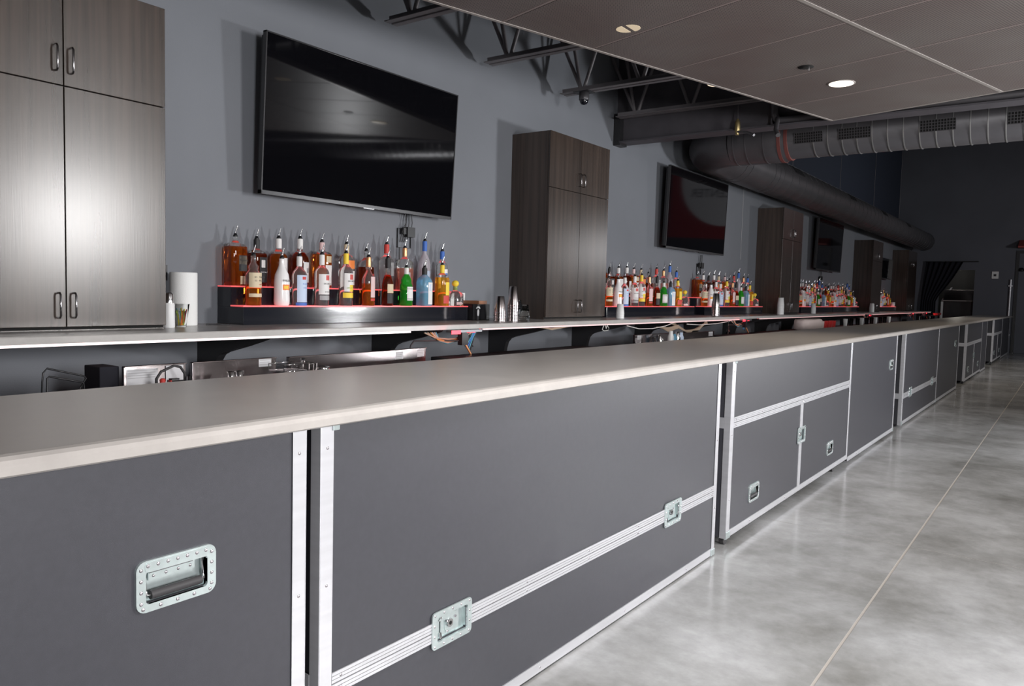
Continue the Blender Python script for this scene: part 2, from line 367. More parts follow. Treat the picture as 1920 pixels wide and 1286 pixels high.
MB().prism([(YF + .3, 1.46), (YF + 1.1, 1.52), (YF + 1.1, 1.8), (YF + .5, 1.78)], 'x', -1.82, -.95).build('body', stainless, hc)
MB().box(-1.84, -.95, YF + .28, YF + .31, 1.45, 1.475).build('lip', trimm, hc)
MB().box(-1.84, -1.0, YF + .5, YF + .55, 0, 1.45).build('front', blackp, hc)
point('back_room_fill', (-1.7, YF + 1.3, 2.4), 9, (1, .95, .85), .3)  # unseen light added to brighten the hood in the opening
# projection on the far wall, seen mirrored in the second television
ps = thing('projection_screen', 'red projection with pale disc and lettering on far wall, mirrored in second television', 'screen', (5, YF - .04, 3))
MB().box(1.6, 5.75, YF - .05, YF - .01, 3.05, 6.1).build('red_field', projred, ps)
_d = MB(); _p = [(3.75 + 1.62 * math.cos(2 * math.pi * k / 64), min(6.05, 5.12 + 1.62 * math.sin(2 * math.pi * k / 64))) for k in range(64)]
_d.prism(_p, 'y', YF - .056, YF - .051).build('disc', projgrey, ps)
text('CENTER', .42, (4.2, YF - .06, 4.62), ink, ps, right=(1, 0, 0), depth=.001)

# ---------------------------------------------------------------- the front bar: worktop
prof = [(-.77, 1.031), (-.006, 1.031), (0, 1.035), (0, 1.052), (-.004, 1.061), (-.012, 1.067), (-.022, 1.0695), (-.765, 1.0695), (-.77, 1.066)]
o = MB().prism(prof, 'y', -1.6, 25.95).build('bar_counter', quartz)
# prism with ax='y' takes (x, z)
tag(o, 'long grey-beige stone bar top with eased front edge running away to far wall', 'counter')

# ---------------------------------------------------------------- road-case hardware
FX = -.038      # front plane of the aluminium
def latch(parent, yc, zc, w=.183, h=.113, detail=True):
    y0, y1, z0, z1 = yc - w / 2, yc + w / 2, zc - h / 2, zc + h / 2
    x1 = FX + .004
    m = MB(); ring_plate(m, FX - .001, x1, rrect(y0, y1, z0, z1, .014), rrect(y0 + .024, y1 - .020, z0 + .019, z1 - .019, .006))
    L = m.build('latch', zinc, parent, label='zinc butterfly latch set in a riveted dish')
    d = MB(); d.box(FX - .0225, FX - .021, y0 + .02, y1 - .018, z0 + .017, z1 - .017)
    d.box(FX - .022, FX, y0 + .022, y0 + .024, z0 + .018, z1 - .018); d.box(FX - .022, FX, y1 - .020, y1 - .018, z0 + .018, z1 - .018)
    d.box(FX - .022, FX, y0 + .022, y1 - .018, z0 + .017, z0 + .019); d.box(FX - .022, FX, y0 + .022, y1 - .018, z1 - .019, z1 - .017)
    d.build('dish', zinc, L)
    if detail:
        rv = MB(); nx, nz = 4, 3
        for i in range(nx + 1):
            for z in (z0 + .009, z1 - .009): rv.dome((x1, y0 + .012 + (w - .024) * i / nx, z), .0042)
        for j in (1, 2):
            for y in (y0 + .011, y1 - .010): rv.dome((x1, y, z0 + .009 + (h - .018) * j / nz), .0042)
        rv.build('rivets', rivm, L)
        b = MB(); b.box(FX - .016, FX - .013, y0 + .055, y1 - .045, z0 + .026, z1 - .026)
        b.prism(rrect(yc - .02, yc + .045, zc - .03, zc + .03, .02, 4), 'x', FX - .013, FX - .010)
        b.box(FX - .019, FX - .016, y0 + .028, y0 + .052, z0 + .03, z1 - .03)
        b.build('cover_plate', zinc, L)
        k = MB(); k.tube([(FX - .012, yc - .004, zc + .002), (FX - .001, yc - .004, zc + .002)], [.016, .013], 16)
        for s in (-1, 1): k.tube([(FX - .012, y0 + .050, zc + s * .018), (FX - .008, y0 + .050, zc + s * .036)], .006, 8)
        k.build('turn_knob', chrome, L)
        MB().prism([(yc + .000, zc + .012), (yc + .030, zc + .030), (yc - .03, zc + .036), (yc - .055, zc + .022)], 'x', FX - .008, FX - .005).build('wing', zinc, L)
        MB().tube([(FX - .002, yc - .004, zc + .002), (FX - .0002, yc - .004, zc + .002)], .006, 12).build('key_hole', gapm, L)
        MB().prism([(yc + .026 + .004 * math.cos(a), zc + .012 + .004 * math.sin(a)) for a in [k * .785 for k in range(8)]], 'x', FX - .009, FX - .006).build('pin', rivm, L)
    return L
def handle(parent, yc, zc, w=.176, h=.106, detail=True):
    y0, y1, z0, z1 = yc - w / 2, yc + w / 2, zc - h / 2, zc + h / 2; x1 = FX + .003
    iy0, iy1, iz0, iz1 = y0 + .020, y1 - .020, z0 + .016, z1 - .022
    m = MB(); ring_plate(m, FX - .004, x1, rrect(y0, y1, z0, z1, .02), rrect(iy0, iy1, iz0, iz1, .008))
    H = m.build('handle', zinc, parent, label='zinc recessed handle with black rubber grip')
    d = MB(); d.box(FX - .024, FX - .0225, iy0 - .002, iy1 + .002, iz0 - .002, iz1 + .002)
    for a in ((iy0 - .002, iy0, iz0, iz1), (iy1, iy1 + .002, iz0, iz1), (iy0, iy1, iz0 - .002, iz0), (iy0, iy1, iz1, iz1 + .002)): d.box(FX - .023, x1 - .001, *a)
    d.build('dish', zinc, H)
    g = MB(); g.tube([(FX - .004, iy0 + .012, iz0 + .016), (FX - .004, iy1 - .012, iz0 + .016)], .0095, 14); g.build('grip', rubber, H)
    b = MB(); r = .0028
    for ya, yb in ((iy0 + .014, iy0 + .004), (iy1 - .014, iy1 - .004)):
        b.tube([(FX - .004, ya, iz0 + .016), (FX - .004, yb, iz0 + .018), (FX - .007, yb, iz0 + .026), (FX - .012, yb, iz1 - .006), (FX - .014, yb + (.006 if yb < yc else -.006), iz1 - .001)], r, 8)
    b.build('bail', chrome, H)
    if detail:
        p = MB(); p.box(FX - .018, FX - .014, y0 + .034, y1 - .040, iz1 - .026, iz1 - .004); p.tube([(FX - .01, iy0 + .008, iz1 - .001), (FX - .01, iy1 - .008, iz1 - .001)], .0045, 8)
        p.prism(rrect(y0 + .018, y1 - .018, z1 - .024, z1 - .003, .007, 3), 'x', x1 - .001, x1 + .0012)
        p.build('hinge_plate', zinc, H)
        rv = MB()
        for i in range(4): rv.dome((FX - .014, y0 + .045 + .027 * i, iz1 - .018), .0035)
        p2 = MB().tube([(FX - .008, iy0 + .012, iz1 - .003), (FX - .008, iy1 - .03, iz1 - .003)], .0055, 10).build('spring_barrel', chrome, H)
        for i in range(7): rv.dome((x1 + .001, y0 + .024 + (w - .048) * i / 6, z1 - .011), .0042)
        for i in range(5): rv.dome((x1, y0 + .014 + (w - .028) * i / 4, z0 + .008), .0042)
        for i in range(4):
            for y in (y0 + .010, y1 - .010): rv.dome((x1, y, z0 + .020 + .023 * i), .0042)
        rv.build('rivets', rivm, H)
    return H
def caster(parent, y, x=-.072):
    m = MB(); m.box(x - .03, x + .03, y - .035, y + .035, .078, .084); m.box(x - .018, x - .014, y - .02, y + .025, .03, .08); m.box(x + .014, x + .018, y - .02, y + .025, .03, .08)
    c = m.build('caster', zinc, parent)
    MB().tube([(x - .013, y + .006, .0325), (x + .013, y + .006, .0325)], .0325, 18).build('wheel', rubber, c)
def road_case(label, y0, y1, z0=.006, left=True, right=True, rw=.038, belt=None, div=None, latches=(), handles=(), wheels=(), detail=True, ztop=1.03, deep=True, lw=.04, trim=True):
    c = thing('road_case', label, 'road case', (-.4, (y0 + y1) / 2, 0), 'wheeled road cases that carry the bar top')
    zb = z0
    MB().box(-.745, -.068, y0 + .004, y1 - .004, zb + .003, ztop - .001).build('body', lam, c)
    a = y0 + (lw if left else 0); b = y1 - (rw if right else 0); ft = zb + (.04 if trim else 0)
    # laminate panels between the extrusions
    px = FX - .004
    holes = [(y - .066, y + .068, z - .036, z + .036) for y, z in handles] + [(y - .068, y + .070, z - .037, z + .037) for y, z in latches]
    def cut(m, x0, x1, ya, yb, za, zb_):
        hs = [h for h in holes if h[1] > ya and h[0] < yb and h[3] > za and h[2] < zb_]
        ysn = sorted({ya, yb, *[min(max(v, ya), yb) for h in hs for v in h[:2]]}); zsn = sorted({za, zb_, *[min(max(v, za), zb_) for h in hs for v in h[2:]]})
        for i in range(len(ysn) - 1):
            for j in range(len(zsn) - 1):
                yc, zc = (ysn[i] + ysn[i + 1]) / 2, (zsn[j] + zsn[j + 1]) / 2
                if any(h[0] < yc < h[1] and h[2] < zc < h[3] for h in hs): continue
                m.box(x0, x1, ysn[i], ysn[i + 1], zsn[j], zsn[j + 1])
        return m
    def panel(ya, yb, za, zb_): cut(MB(), -.05, px, ya, yb, za, zb_).build('panel', lam, c)
    if belt is None:
        panel(a, b, ft, ztop)
    else:
        panel(a, b, belt + .03, ztop)
        if div is None: panel(a, b, ft, belt - .03)
        else: panel(a, div - .03, ft, belt - .03); panel(div + .03, b, ft, belt - .03)
    def rail_rivets(pts):
        m = MB()
        for p in pts: m.dome((FX, *p), .0045)
        return m
    if left:
        m = MB(); m.box(FX - .0025, FX, y0, y0 + lw, zb, ztop); m.box(FX - .037, FX, y0 - .0025, y0, zb, ztop)
        e = m.build('corner_post', alu, c, bevel=.0015)
        if detail: rail_rivets([(y0 + lw / 2, z) for z in (.26, .62, .97)]).build('rivets', rivm, e)
    if right:
        m = MB(); m.box(FX - .0025, FX, y1 - rw, y1, zb, ztop); m.box(FX - .037, FX, y1, y1 + .0025, zb, ztop)
        e = m.build('corner_post', alu, c, bevel=.0015)
        if detail: rail_rivets([(y1 - rw / 2, z) for z in (.26, .62, .97)]).build('rivets', rivm, e)
    def rail(ya, yb, zc, up):
        z_0, z_1 = (zc + .001, zc + .03) if up else (zc - .03, zc - .001)
        m = MB(); m.m = 1; cut(m, FX - .004, FX - .0015, ya, yb, z_0, z_1); m.m = 0
        n = 3
        for k in range(n):
            zz = z_0 + (z_1 - z_0) * (k + .08) / n; cut(m, FX - .0015, FX + .0012, ya, yb, zz, zz + (z_1 - z_0) * .84 / n)
        e = m.build('valance_rail', [alu, alud], c)
        if detail:
            k = max(2, int((yb - ya) / .42)); r = MB()
            for i in range(k + 1): r.dome((FX + .001, ya + .03 + (yb - ya - .06) * i / k, (z_0 + z_1) / 2), .0045)
            r.build('rivets', rivm, e)
    if belt is not None:
        rail(a, b, belt, True); rail(a, b, belt, False)
        if deep: MB().box(-.6, -.075, y0 - .003, y0, belt - .03, belt + .03).build('side_rail', alu, c)
    if div is not None:
        m = MB(); cut(m, FX - .004, FX, div - .03, div - .001, ft, belt - .031); cut(m, FX - .004, FX, div + .001, div + .03, ft, belt - .031)
        m.build('divider_rail', alu, c)
    if trim:
        e = MB().box(FX - .004, FX, a, b, zb, zb + .04).box(FX - .04, FX, a, b, zb, zb + .0025).build('bottom_rail', alu, c)
        if detail:
            r = MB(); k = max(2, int((b - a) / .62))
            for i in range(k): r.dome((FX, a + (b - a) * (i + .5) / k, zb + .02), .0045)
            r.build('rivets', rivm, e)
    for y, z in latches: latch(c, y, z, detail=detail)
    for y, z in handles: handle(c, y, z, detail=detail)
    for y in wheels: caster(c, y)
    if left and detail:
        for z in (zb + .018, ztop - .018):
            m = MB(); m.box(FX, FX + .004, y0 - .004, y0 + .058, z - .02, z + .02) if z < .5 else m.box(FX, FX + .004, y0 + .034, y0 + .056, z, z + .016)
            m.build('corner_bracket', zinc, c, bevel=.002)
    if right and detail and not wheels:
        MB().box(FX, FX + .004, y1 - .048, y1 + .003, zb, zb + .035).build('corner_bracket', zinc, c, bevel=.002)
    return c
road_case('nearest charcoal road case, one recessed handle, cut off by left edge of photo', -1.3, 1.191, left=False, handles=[(.860, .757)])
road_case('charcoal road case second from the left with low metal belt and two latches', 1.238, 3.888, belt=.355, latches=[(1.747, .358), (3.340, .352)])
road_case('charcoal road case on casters with two square doors and a latch between them', 4.055, 6.822, z0=.045, belt=.685, div=5.42, latches=[(5.43, .44)], handles=[(4.49, .225), (6.235, .228)], wheels=(4.10, 6.45), lw=.05)
road_case('plain charcoal road case with a single handle high near its right end', 6.838, 8.83, z0=.02, left=False, handles=[(8.55, .735)], rw=.045)
road_case('charcoal road case with low belt and two latches, beyond the plain handled case', 9.28, 11.87, z0=.02, belt=.34, latches=[(9.77, .35), (11.43, .345)], lw=.06)
road_case('plain charcoal road case with one handle beside the wide black gap', 11.885, 14.1, z0=.02, left=False, handles=[(13.7, .752)], rw=.05, detail=False)
road_case('distant charcoal road case on casters with two small doors, after the black gap', 15.2, 17.83, z0=.045, belt=.672, div=16.5, latches=[(16.49, .43)], handles=[(15.7, .22), (17.35, .225)], wheels=(15.25, 16.4), detail=False, lw=.07)
road_case('narrow plain charcoal road case directly after the distant two-door case', 17.85, 18.9, z0=.02, left=False, detail=False)
road_case('farthest two-door charcoal road case on casters with bright corner post', 20.55, 23.0, z0=.07, belt=.695, div=21.8, handles=[(21.0, .26), (22.4, .26)], wheels=(20.62,), detail=False, lw=.09)
road_case('last plain charcoal road case at the far end of the bar', 23.02, 25.6, z0=.02, left=False, detail=False)

# ---------------------------------------------------------------- back counter
XB = -1.96; ZB = 1.14
o = MB().prism([(XW, ZB - .033), (XB, ZB - .033), (XB, ZB - .004), (XB - .004, ZB), (XW, ZB)], 'y', -2.5, 25.3).build('back_counter', quartz2)
tag(o, 'long grey stone back counter along the wall carrying cabinets and bottles', 'counter')
for a, b, m, lb in ((-2.5, 3.56, ledw, 'bright white strip light under back counter edge, left run'), (4.30, 9.66, ledp, 'pinkish strip light under back counter edge, middle run'),
                    (10.25, 16.6, ledp, 'pinkish strip light under back counter edge beyond the soda gun'), (17.2, 25.2, ledp, 'pinkish strip light under back counter edge, farthest run')):
    s = thing('strip_light', lb, 'strip light', (XB - .02, (a + b) / 2, ZB - .04), 'strip lights under the back counter edge')
    MB().box(XB - .012, XB - .001, a, b, ZB - .044, ZB - .034).build('diffuser', m, s)
    MB().box(XB - .026, XB - .013, a, b, ZB - .046, ZB - .034).build('channel', alud, s)
    MB().box(XB - .036, XB - .028, a, b, ZB - .040, ZB - .0345).build('red_tape', mat('red_tape_glow', (.5, .02, .02), .4, emit=(1, .04, .05), es=1.1) if a < 0 else MATS['red_tape_glow'], s)
# steel gusset brackets under the back counter
def bracket(y, near=True):
    t = .045
    pts = [(XW + .001, ZB - .035)]
    pts += [(XB - .09, ZB - .035), (XB - .09, ZB - .05)]
    arc = [(XB - .12, ZB - .062), (XB - .28, ZB - .105), (XW + .27, ZB - .150), (XW + .225, ZB - .168), (XW + .195, ZB - .20), (XW + .18, ZB - .25), (XW + .165, ZB - .34), (XW + .15, ZB - .60), (XW + .001, ZB - .62)]
    return MB().prism(pts + arc, 'y', y - t / 2, y + t / 2).build('counter_bracket', steelb)
bl = ['first', 'second', 'third', 'fourth', 'fifth', 'sixth', 'seventh', 'eighth', 'ninth', 'tenth', 'eleventh', 'twelfth', 'thirteenth', 'fourteenth', 'fifteenth', 'sixteenth']
for i, y in enumerate([2.56 + 1.385 * k for k in range(12)]):
    tag(bracket(y), 'black curved steel bracket under back counter, %s from the left' % bl[i], 'bracket', 'brackets under the back counter')

# ---------------------------------------------------------------- tall cabinets on the back counter
def pull(parent, y, z, L=.112, x=-2.29):
    p = MB().tube([(x, y, z - L / 2), (x + .022, y, z - L / 2), (x + .03, y, z - L / 2 + .01), (x + .03, y, z + L / 2 - .01), (x + .022, y, z + L / 2), (x, y, z + L / 2)], .0048, 8)
    p.build('handle', dchrome, parent)
def cabinet(label, y0, y1, top, split, mid=None):
    c = thing('tall_cabinet', label, 'cabinet', (-2.5, (y0 + y1) / 2, ZB), 'tall dark wood cabinets standing on the back counter')
    x = -2.29; mid = mid or (y0 + y1) / 2
    MB().box(XW + .001, x - .022, y0, y1, ZB, top).build('body', [wood], c)
    MB().box(x - .0215, x - .0205, y0 + .004, y1 - .004, ZB + .004, top - .004).build('door_shadow_gap', gapm, c)
    g = .0022
    for za, zb_, hz in ((ZB + .018, split - g, ZB + .117), (split + g, top, split + .115)):
        for ya, yb, hy in ((y0, mid - g, mid - .037), (mid + g, y1, mid + .03)):
            d = MB().box(x - .02, x, ya, yb, za, zb_).build('door', wood, c, bevel=.0015)
            pull(d, hy, hz)
    return c
cabinet('largest and nearest dark wood tall cabinet at left edge with glare on its doors', 1.155, 2.115, 2.725, 2.243, 1.637)
cabinet('dark wood tall cabinet right of the big television beside the stacked cups', 5.59, 6.63, 2.77, 2.29)
cabinet('dark wood tall cabinet between the second and third televisions', 12.15, 13.19, 2.79, 2.31)
cabinet('small-looking dark wood tall cabinet right of the third television', 18.7, 19.75, 2.75, 2.29)
cabinet('farthest dark wood tall cabinet close to the black curtain', 23.2, 24.5, 2.79, 2.3)

# ---------------------------------------------------------------- televisions
def tv(label, y0, y1, z0, z1, x=-2.54, tilt=.045, outlet=None, tag_=''):
    t = thing('television', label, 'television', (x, (y0 + y1) / 2, z0), 'wall televisions above the back counter')
    yc, zc = (y0 + y1) / 2, (z0 + z1) / 2; w, h = y1 - y0, z1 - z0
    Ry = Matrix.Rotation(tilt, 3, 'Y')
    def T(mb): mb.v = [tuple(Ry @ Vector(v) + Vector((x, yc, zc))) for v in mb.v]; return mb
    T(MB().box(-.012, 0, -w / 2 + .008, w / 2 - .008, -h / 2 + .022, h / 2 - .008)).build('screen', tvscr, t)
    b = MB(); b.box(-.03, .003, -w / 2, w / 2, h / 2 - .008, h / 2); b.box(-.03, .003, -w / 2, -w / 2 + .008, -h / 2, h / 2); b.box(-.03, .003, w / 2 - .008, w / 2, -h / 2, h / 2); b.box(-.03, .003, -w / 2, w / 2, -h / 2, -h / 2 + .022)
    T(b).build('bezel', tvbez, t)
    T(MB().box(-.055, -.013, -w / 2 + .01, w / 2 - .01, -h / 2 + .03, h / 2 - .02).box(-.075, -.05, -w * .35, w * .35, -h / 2 + .03, h * .1)).build('back_shell', blackp, t)
    T(MB().box(-.02, .006, -.05, .05, -h / 2 - .006, -h / 2 + .001)).build('sensor_bar', chrome, t)
    MB().box(XW, -2.60, yc - .25, yc + .25, zc - .15, zc + .15).build('mount_arm', steelb, t)
    return t
tv('largest nearest wide television above the first row of bottles', 2.872, 4.622, 1.925, 2.880, tilt=.05)
tv('second wall television, mirroring a pale disc on red', 8.515, 10.385, 1.950, 2.925, tilt=.03)
tv('third wall television between two dark cabinets, blank and grey', 15.08, 16.93, 1.950, 2.925, tilt=.03)
tv('small farthest wall television partly behind the fourth cabinet', 20.9, 22.4, 1.96, 2.48, tilt=.02)
def outlet(label, y, z, s=1, seed=1):
    rnd = random.Random(seed)
    t = thing('cable_box', label, 'outlet box', (XW, y, z), 'open cable boxes under the televisions')
    a = .072 * s; m = MB()
    for (ya, yb, za, zb_) in ((y - a, y + a, z + a * .95, z + a), (y - a, y + a, z - a, z - a * .95), (y - a, y - a * .94, z - a, z + a), (y + a * .94, y + a, z - a, z + a)): m.box(XW, XW + .012, ya, yb, za, zb_)
    m.build('frame', blackp, t)
    MB().box(XW + .0, XW + .05, y - .005, y + .075, z + .01, z + .085).box(XW, XW + .04, y - .04, y + .0, z + .03, z + .075).build('power_plug', blackp, t)
    m = MB()
    for k in range(4):
        yy = y - .02 + .022 * k
        m.tube([(XW + .03, yy + .01 * rnd.uniform(-1, 1), z + .19), (XW + .035, yy + .02 * rnd.uniform(-1, 1), z + .12), (XW + .03, y - .04 + .03 * k, z + .06), (XW + .015, y - .05 + .02 * k, z - .03)], .0035, 6)
    m.tube([(XW + .02, y - .06, z - .07), (XW + .02, y - .06, z - .25), (XW + .03, y - .05, z - .4)], .0035, 6)
    m.build('cables', blackp, t); return t
outlet('black cable box with dangling cords under the largest television', 4.235, 1.755, 1, 1)
outlet('black cable box with dangling cords under the second television', 9.87, 1.745, 1, 2)
outlet('black cable box with dangling cords under the third television', 15.9, 1.76, 1, 3)
outlet('black cable box on wall under the farthest television', 21.2, 1.76, 1, 4)
m = MB().tube([(XW + .004, 11.455, 3.0), (XW + .004, 11.45, 1.95)], .004, 6)
tag(m.build('thin_cable', greyc), 'thin pale cable running straight down wall right of second television', 'cable')

# ---------------------------------------------------------------- bottle risers
def riser(label, y0, y1):
    t = thing('bottle_riser', label, 'bottle riser', (-2.56, (y0 + y1) / 2, ZB), 'black two-step bottle risers with red lit shelves')
    MB().box(-2.69, -2.436, y0 + .002, y1 - .002, ZB, 1.244).box(-2.69, -2.562, y0 + .002, y1 - .002, 1.244, 1.358).build('base', blacka, t, bevel=.002)
    MB().box(-2.56, -2.434, y0, y1, 1.2445, 1.2525).build('lower_shelf', redac, t)
    MB().box(-2.69, -2.558, y0, y1, 1.3585, 1.3665).build('upper_shelf', redac, t)
    return t
ZL, ZU = 1.2525, 1.3665
R1 = (2.664, 4.70)
riser('nearest black two-step bottle riser, under the largest television', *R1)
riser('second black two-step bottle riser, just right of the second cabinet', 6.93, 9.17)
riser('third black two-step bottle riser, under the second television', 9.50, 11.78)
riser('fourth black two-step bottle riser, just right of the third cabinet', 13.85, 15.98)
riser('fifth black two-step bottle riser, under the third television', 16.02, 18.25)
riser('farthest black two-step bottle riser, between the last two cabinets', 20.45, 22.6)

def patch(mb, r, z0, z1, a0, a1, n=8, off=.0008, sq=0):
    """curved label patch around +x"""
    vs = []
    for z in (z0, z1):
        for k in range(n + 1):
            a = math.radians(a0 + (a1 - a0) * k / n); ca, sa = math.cos(a), math.sin(a)
            q = 1 / (abs(ca) ** sq + abs(sa) ** sq) ** (1 / sq) if sq else 1
            vs.append(((r * q + off) * ca, (r * q + off) * sa, z))
    return mb.add(vs, [(k, k + 1, n + 2 + k, n + 1 + k) for k in range(n)], True)
def pourer(parent, z, lean=0, wings=False):
    MB().lathe([(.0125, 0), (.0135, .003), (.0135, .009), (.010, .012), (.010, .019), (.006, .021)], 12, (0, 0, z)).build('pourer_collar', blackp, parent)
    dx = .012 * lean
    m = MB().tube([(0, 0, z + .019), (dx * .3, .002, z + .034), (dx, .008, z + .066)], [.0062, .005, .004], 8)
    if wings: m.box(-.011, .011, -.0012, .0012, z + .022, z + .034)
    m.build('pourer_spout', chrome, parent)
def bottle(label, w, h, body=.62, neck=.014, shoulder=.16, sq=0, glassm=clearl, fill=None, fillm=None, labels=(), cap=None, neckm=None, texts=(), depth=1., kind='pour', shape=None):
    """profile bottle centred on its own origin; labels: (z0,z1,a0,a1,mat)"""
    t = thing('bottle', label, 'bottle', (0, 0, 0)); R = w / 2
    hb = h * body; hs = h * shoulder
    P = shape or [(R * .9, 0), (R, .004), (R, hb), (R * .97, hb + hs * .25), (R * .80, hb + hs * .6), (neck * 1.5, hb + hs), (neck, hb + hs + .012), (neck, h - .012), (neck * 1.15, h - .011), (neck * 1.15, h)]
    n = 24 if not sq else 28
    def prof(z):
        for (r0, z0), (r1, z1) in zip(P, P[1:]):
            if z0 <= z <= z1 and z1 > z0: return r0 + (r1 - r0) * (z - z0) / (z1 - z0)
        return P[-1][0]
    def section(pp, shrink=1):
        m = MB(); vs = []; 
        for r, z in pp:
            s_ = sq if (sq and r > neck * 1.6) else 0
            for k in range(n):
                a = 2 * math.pi * (k + .5) / n; ca, sa = math.cos(a), math.sin(a)
                q = (1 / (abs(ca) ** s_ + abs(sa) ** s_) ** (1 / s_)) if s_ else 1
                vs.append((r * ca * q * shrink, r * sa * q * shrink, z))
        L = len(pp)
        m.add(vs, [(i * n + k, i * n + (k + 1) % n, (i + 1) * n + (k + 1) % n, (i + 1) * n + k) for i in range(L - 1) for k in range(n)], True)
        m.add(vs[:n], [tuple(range(n))[::-1]]); m.add(vs[-n:], [tuple(range(n))]); return m
    if fill and fill < .97:
        zf = h * fill
        low = [p for p in P if p[1] < zf] + [(prof(zf), zf)]; up = [(prof(zf), zf + .0004)] + [p for p in P if p[1] > zf]
        g = section(up).build('upper_glass', glassm, t)
        section(low).build('filled_glass', fillm or glassm, t)
    else:
        section(P).build('glass_body', fillm or glassm, t)
    for (z0, z1, a0, a1, m_) in labels:
        patch(MB(), R, h * z0, h * z1, a0 - (14 if not sq else 8), a1 - 4, sq=sq).build('label', m_, t)
    if neckm:
        MB().lathe([(neck * 1.22, h * .80), (neck * 1.25, h * .81), (neck * 1.28, h - .014), (neck * 1.2, h + .0005)], 14).build('neck_wrap', neckm, t)
    if kind == 'pour': pourer(t, h, lean=1, wings=True)
    elif kind == 'round':
        MB().lathe([(.010, h - .012), (.011, h), (.024, h + .008), (.029, h + .024), (.024, h + .040), (.008, h + .048)], 16).build('stopper', cap, t)
        MB().lathe([(.0155, h - .03), (.0165, h - .015), (.0165, h - .004), (.012, h)], 12).build('ribbon', Lgreen, t)
    for (s_, size, z, mm, yo) in texts:
        xr = R * (1 if sq else math.sqrt(max(.2, 1 - (yo / R) ** 2))) + .0016
        text(s_, size, (xr, yo, h * z), mm, t, depth=.0002)
    return t
PR = []
malibu_shape = lambda R, h: [(R * .86, 0), (R * .97, .01), (R, h * .1), (R * .97, h * .3), (R * .99, h * .5), (R * .86, h * .66), (R * .55, h * .78), (.019, h * .85), (.016, h * .97), (.018, h)]
def reg(o, y, tier, nm): PR.append((o, y, tier, nm)); place(o, (-2.495 if tier == 0 else -2.625, y, ZL if tier == 0 else ZU))
hw = .095
reg(bottle('b', .093, .292, .58, .0145, .12, fill=.42, fillm=orange, glassm=clearl, labels=[(.36, .66, -52, 60, Lcream), (.17, .24, -52, 60, Lcream)], shape=[(.040, 0), (.046, .004), (.0465, .17), (.043, .19), (.028, .207), (.03, .23), (.017, .25), (.0145, .28), (.0165, .292)], texts=[('SOUTHERN', .0135, .57, ink, .012), ('COMFORT', .0135, .50, ink, .012), ('ORIGINAL', .008, .42, Lred, .012)]), 2.774, 0, 'orange spirit bottle with cream label')
reg(bottle('b', .096, .285, fillm=white_glass, glassm=white_glass, shape=malibu_shape(.048, .285), labels=[(.33, .45, -16, 34, Lorange), (.36, .42, -6, 20, Lyellow)], texts=[('MALIBU', .019, .53, ink, .006)]), 2.976, 0, 'white coated bottle with orange sun mark')
reg(bottle('b', .092, .305, .60, .014, .17, fillm=clearl, labels=[(.07, .62, -40, 58, Lpale), (.53, .59, 0, 26, Lred), (.0, .06, -50, 50, Lblue)], neckm=Lwhite, texts=[('PEACH', .012, .44, Lblue, .01), ('VODKA', .009, .36, Lblue, .01)]), 3.108, 0, 'clear bottle with tall pale blue label')
reg(bottle('b', .094, .325, .63, .014, .14, fillm=clearl, labels=[(.22, .62, -48, 56, Lwhite), (.11, .2, -40, 50, Lgrey), (.5, .6, 10, 40, Lred)], neckm=Lwhite, texts=[('BACARDI', .0135, .43, ink, .008), ('SUPERIOR', .009, .27, ink, .008)]), 3.286, 0, 'clear bottle with white label and red mark')
reg(bottle('b', .094, .345, .63, .014, .14, fillm=clearl, labels=[(.27, .62, -40, 56, Lwhite), (.15, .25, -50, 56, Lyellow), (.27, .40, 6, 50, Lyellow), (.5, .6, 8, 38, Lred)], neckm=Lyellow, texts=[('BACARDI', .0135, .47, ink, .008), ('LIMON', .014, .34, Lgreen, -.008)]), 3.489, 0, 'clear bottle with yellow neck and yellow-white label')
reg(bottle('b', .090, .33, .5, .014, .2, fill=.46, fillm=orange, glassm=clearl, labels=[(.17, .6, -6, 62, Lblush), (.10, .15, -6, 62, Lred)], neckm=Lcopper), 3.691, 0, 'round-shouldered orange spirit bottle with copper neck')
reg(bottle('b', .082, .33, .40, .0145, .26, fill=.66, fillm=damber, glassm=clearl, labels=[(.27, .46, -30, 62, Lcream), (.05, .26, -30, 62, Lblack)], neckm=Lblack), 3.874, 0, 'slim dark amber bottle with tan label')
reg(bottle('b', .098, .275, fillm=green, glassm=green, shape=[(.044, 0), (.048, .005), (.045, .15), (.036, .165), (.039, .185), (.030, .205), (.018, .225), (.015, .24), (.015, .262), (.017, .275)], labels=[(.14, .50, -22, 60, Lwhite), (.44, .455, -22, 60, Lblack), (.17, .185, -22, 60, Lblack)], neckm=Lwhite), 4.062, 0, 'bright green bottle with white label')
reg(bottle('b', .100, .28, .60, .016, .2, sq=5, fillm=blue, glassm=blue, labels=[(.04, .62, -3, 42, Lwhite), (.40, .58, 10, 26, Lpale)], neckm=Lblack), 4.255, 0, 'pale blue square-shouldered bottle with white panel')
reg(bottle('b', .094, .31, .66, .014, .13, sq=4, fill=.70, fillm=gold, glassm=clearl, labels=[(.26, .58, -2, 44, Lyellow), (.06, .25, -26, 44, Lred)], neckm=Lyellow), 4.453, 0, 'golden square bottle with yellow over red label')
reg(bottle('b', .115, .15, .6, .017, .22, sq=4, fillm=clearl, cap=Lyellow, kind='round', labels=[(.06, .2, -30, 20, Lblush)], shape=[(.052, 0), (.057, .004), (.055, .09), (.042, .105), (.018, .118), (.017, .15)]), 4.610, 0, 'squat clear bottle with round yellow-green stopper')
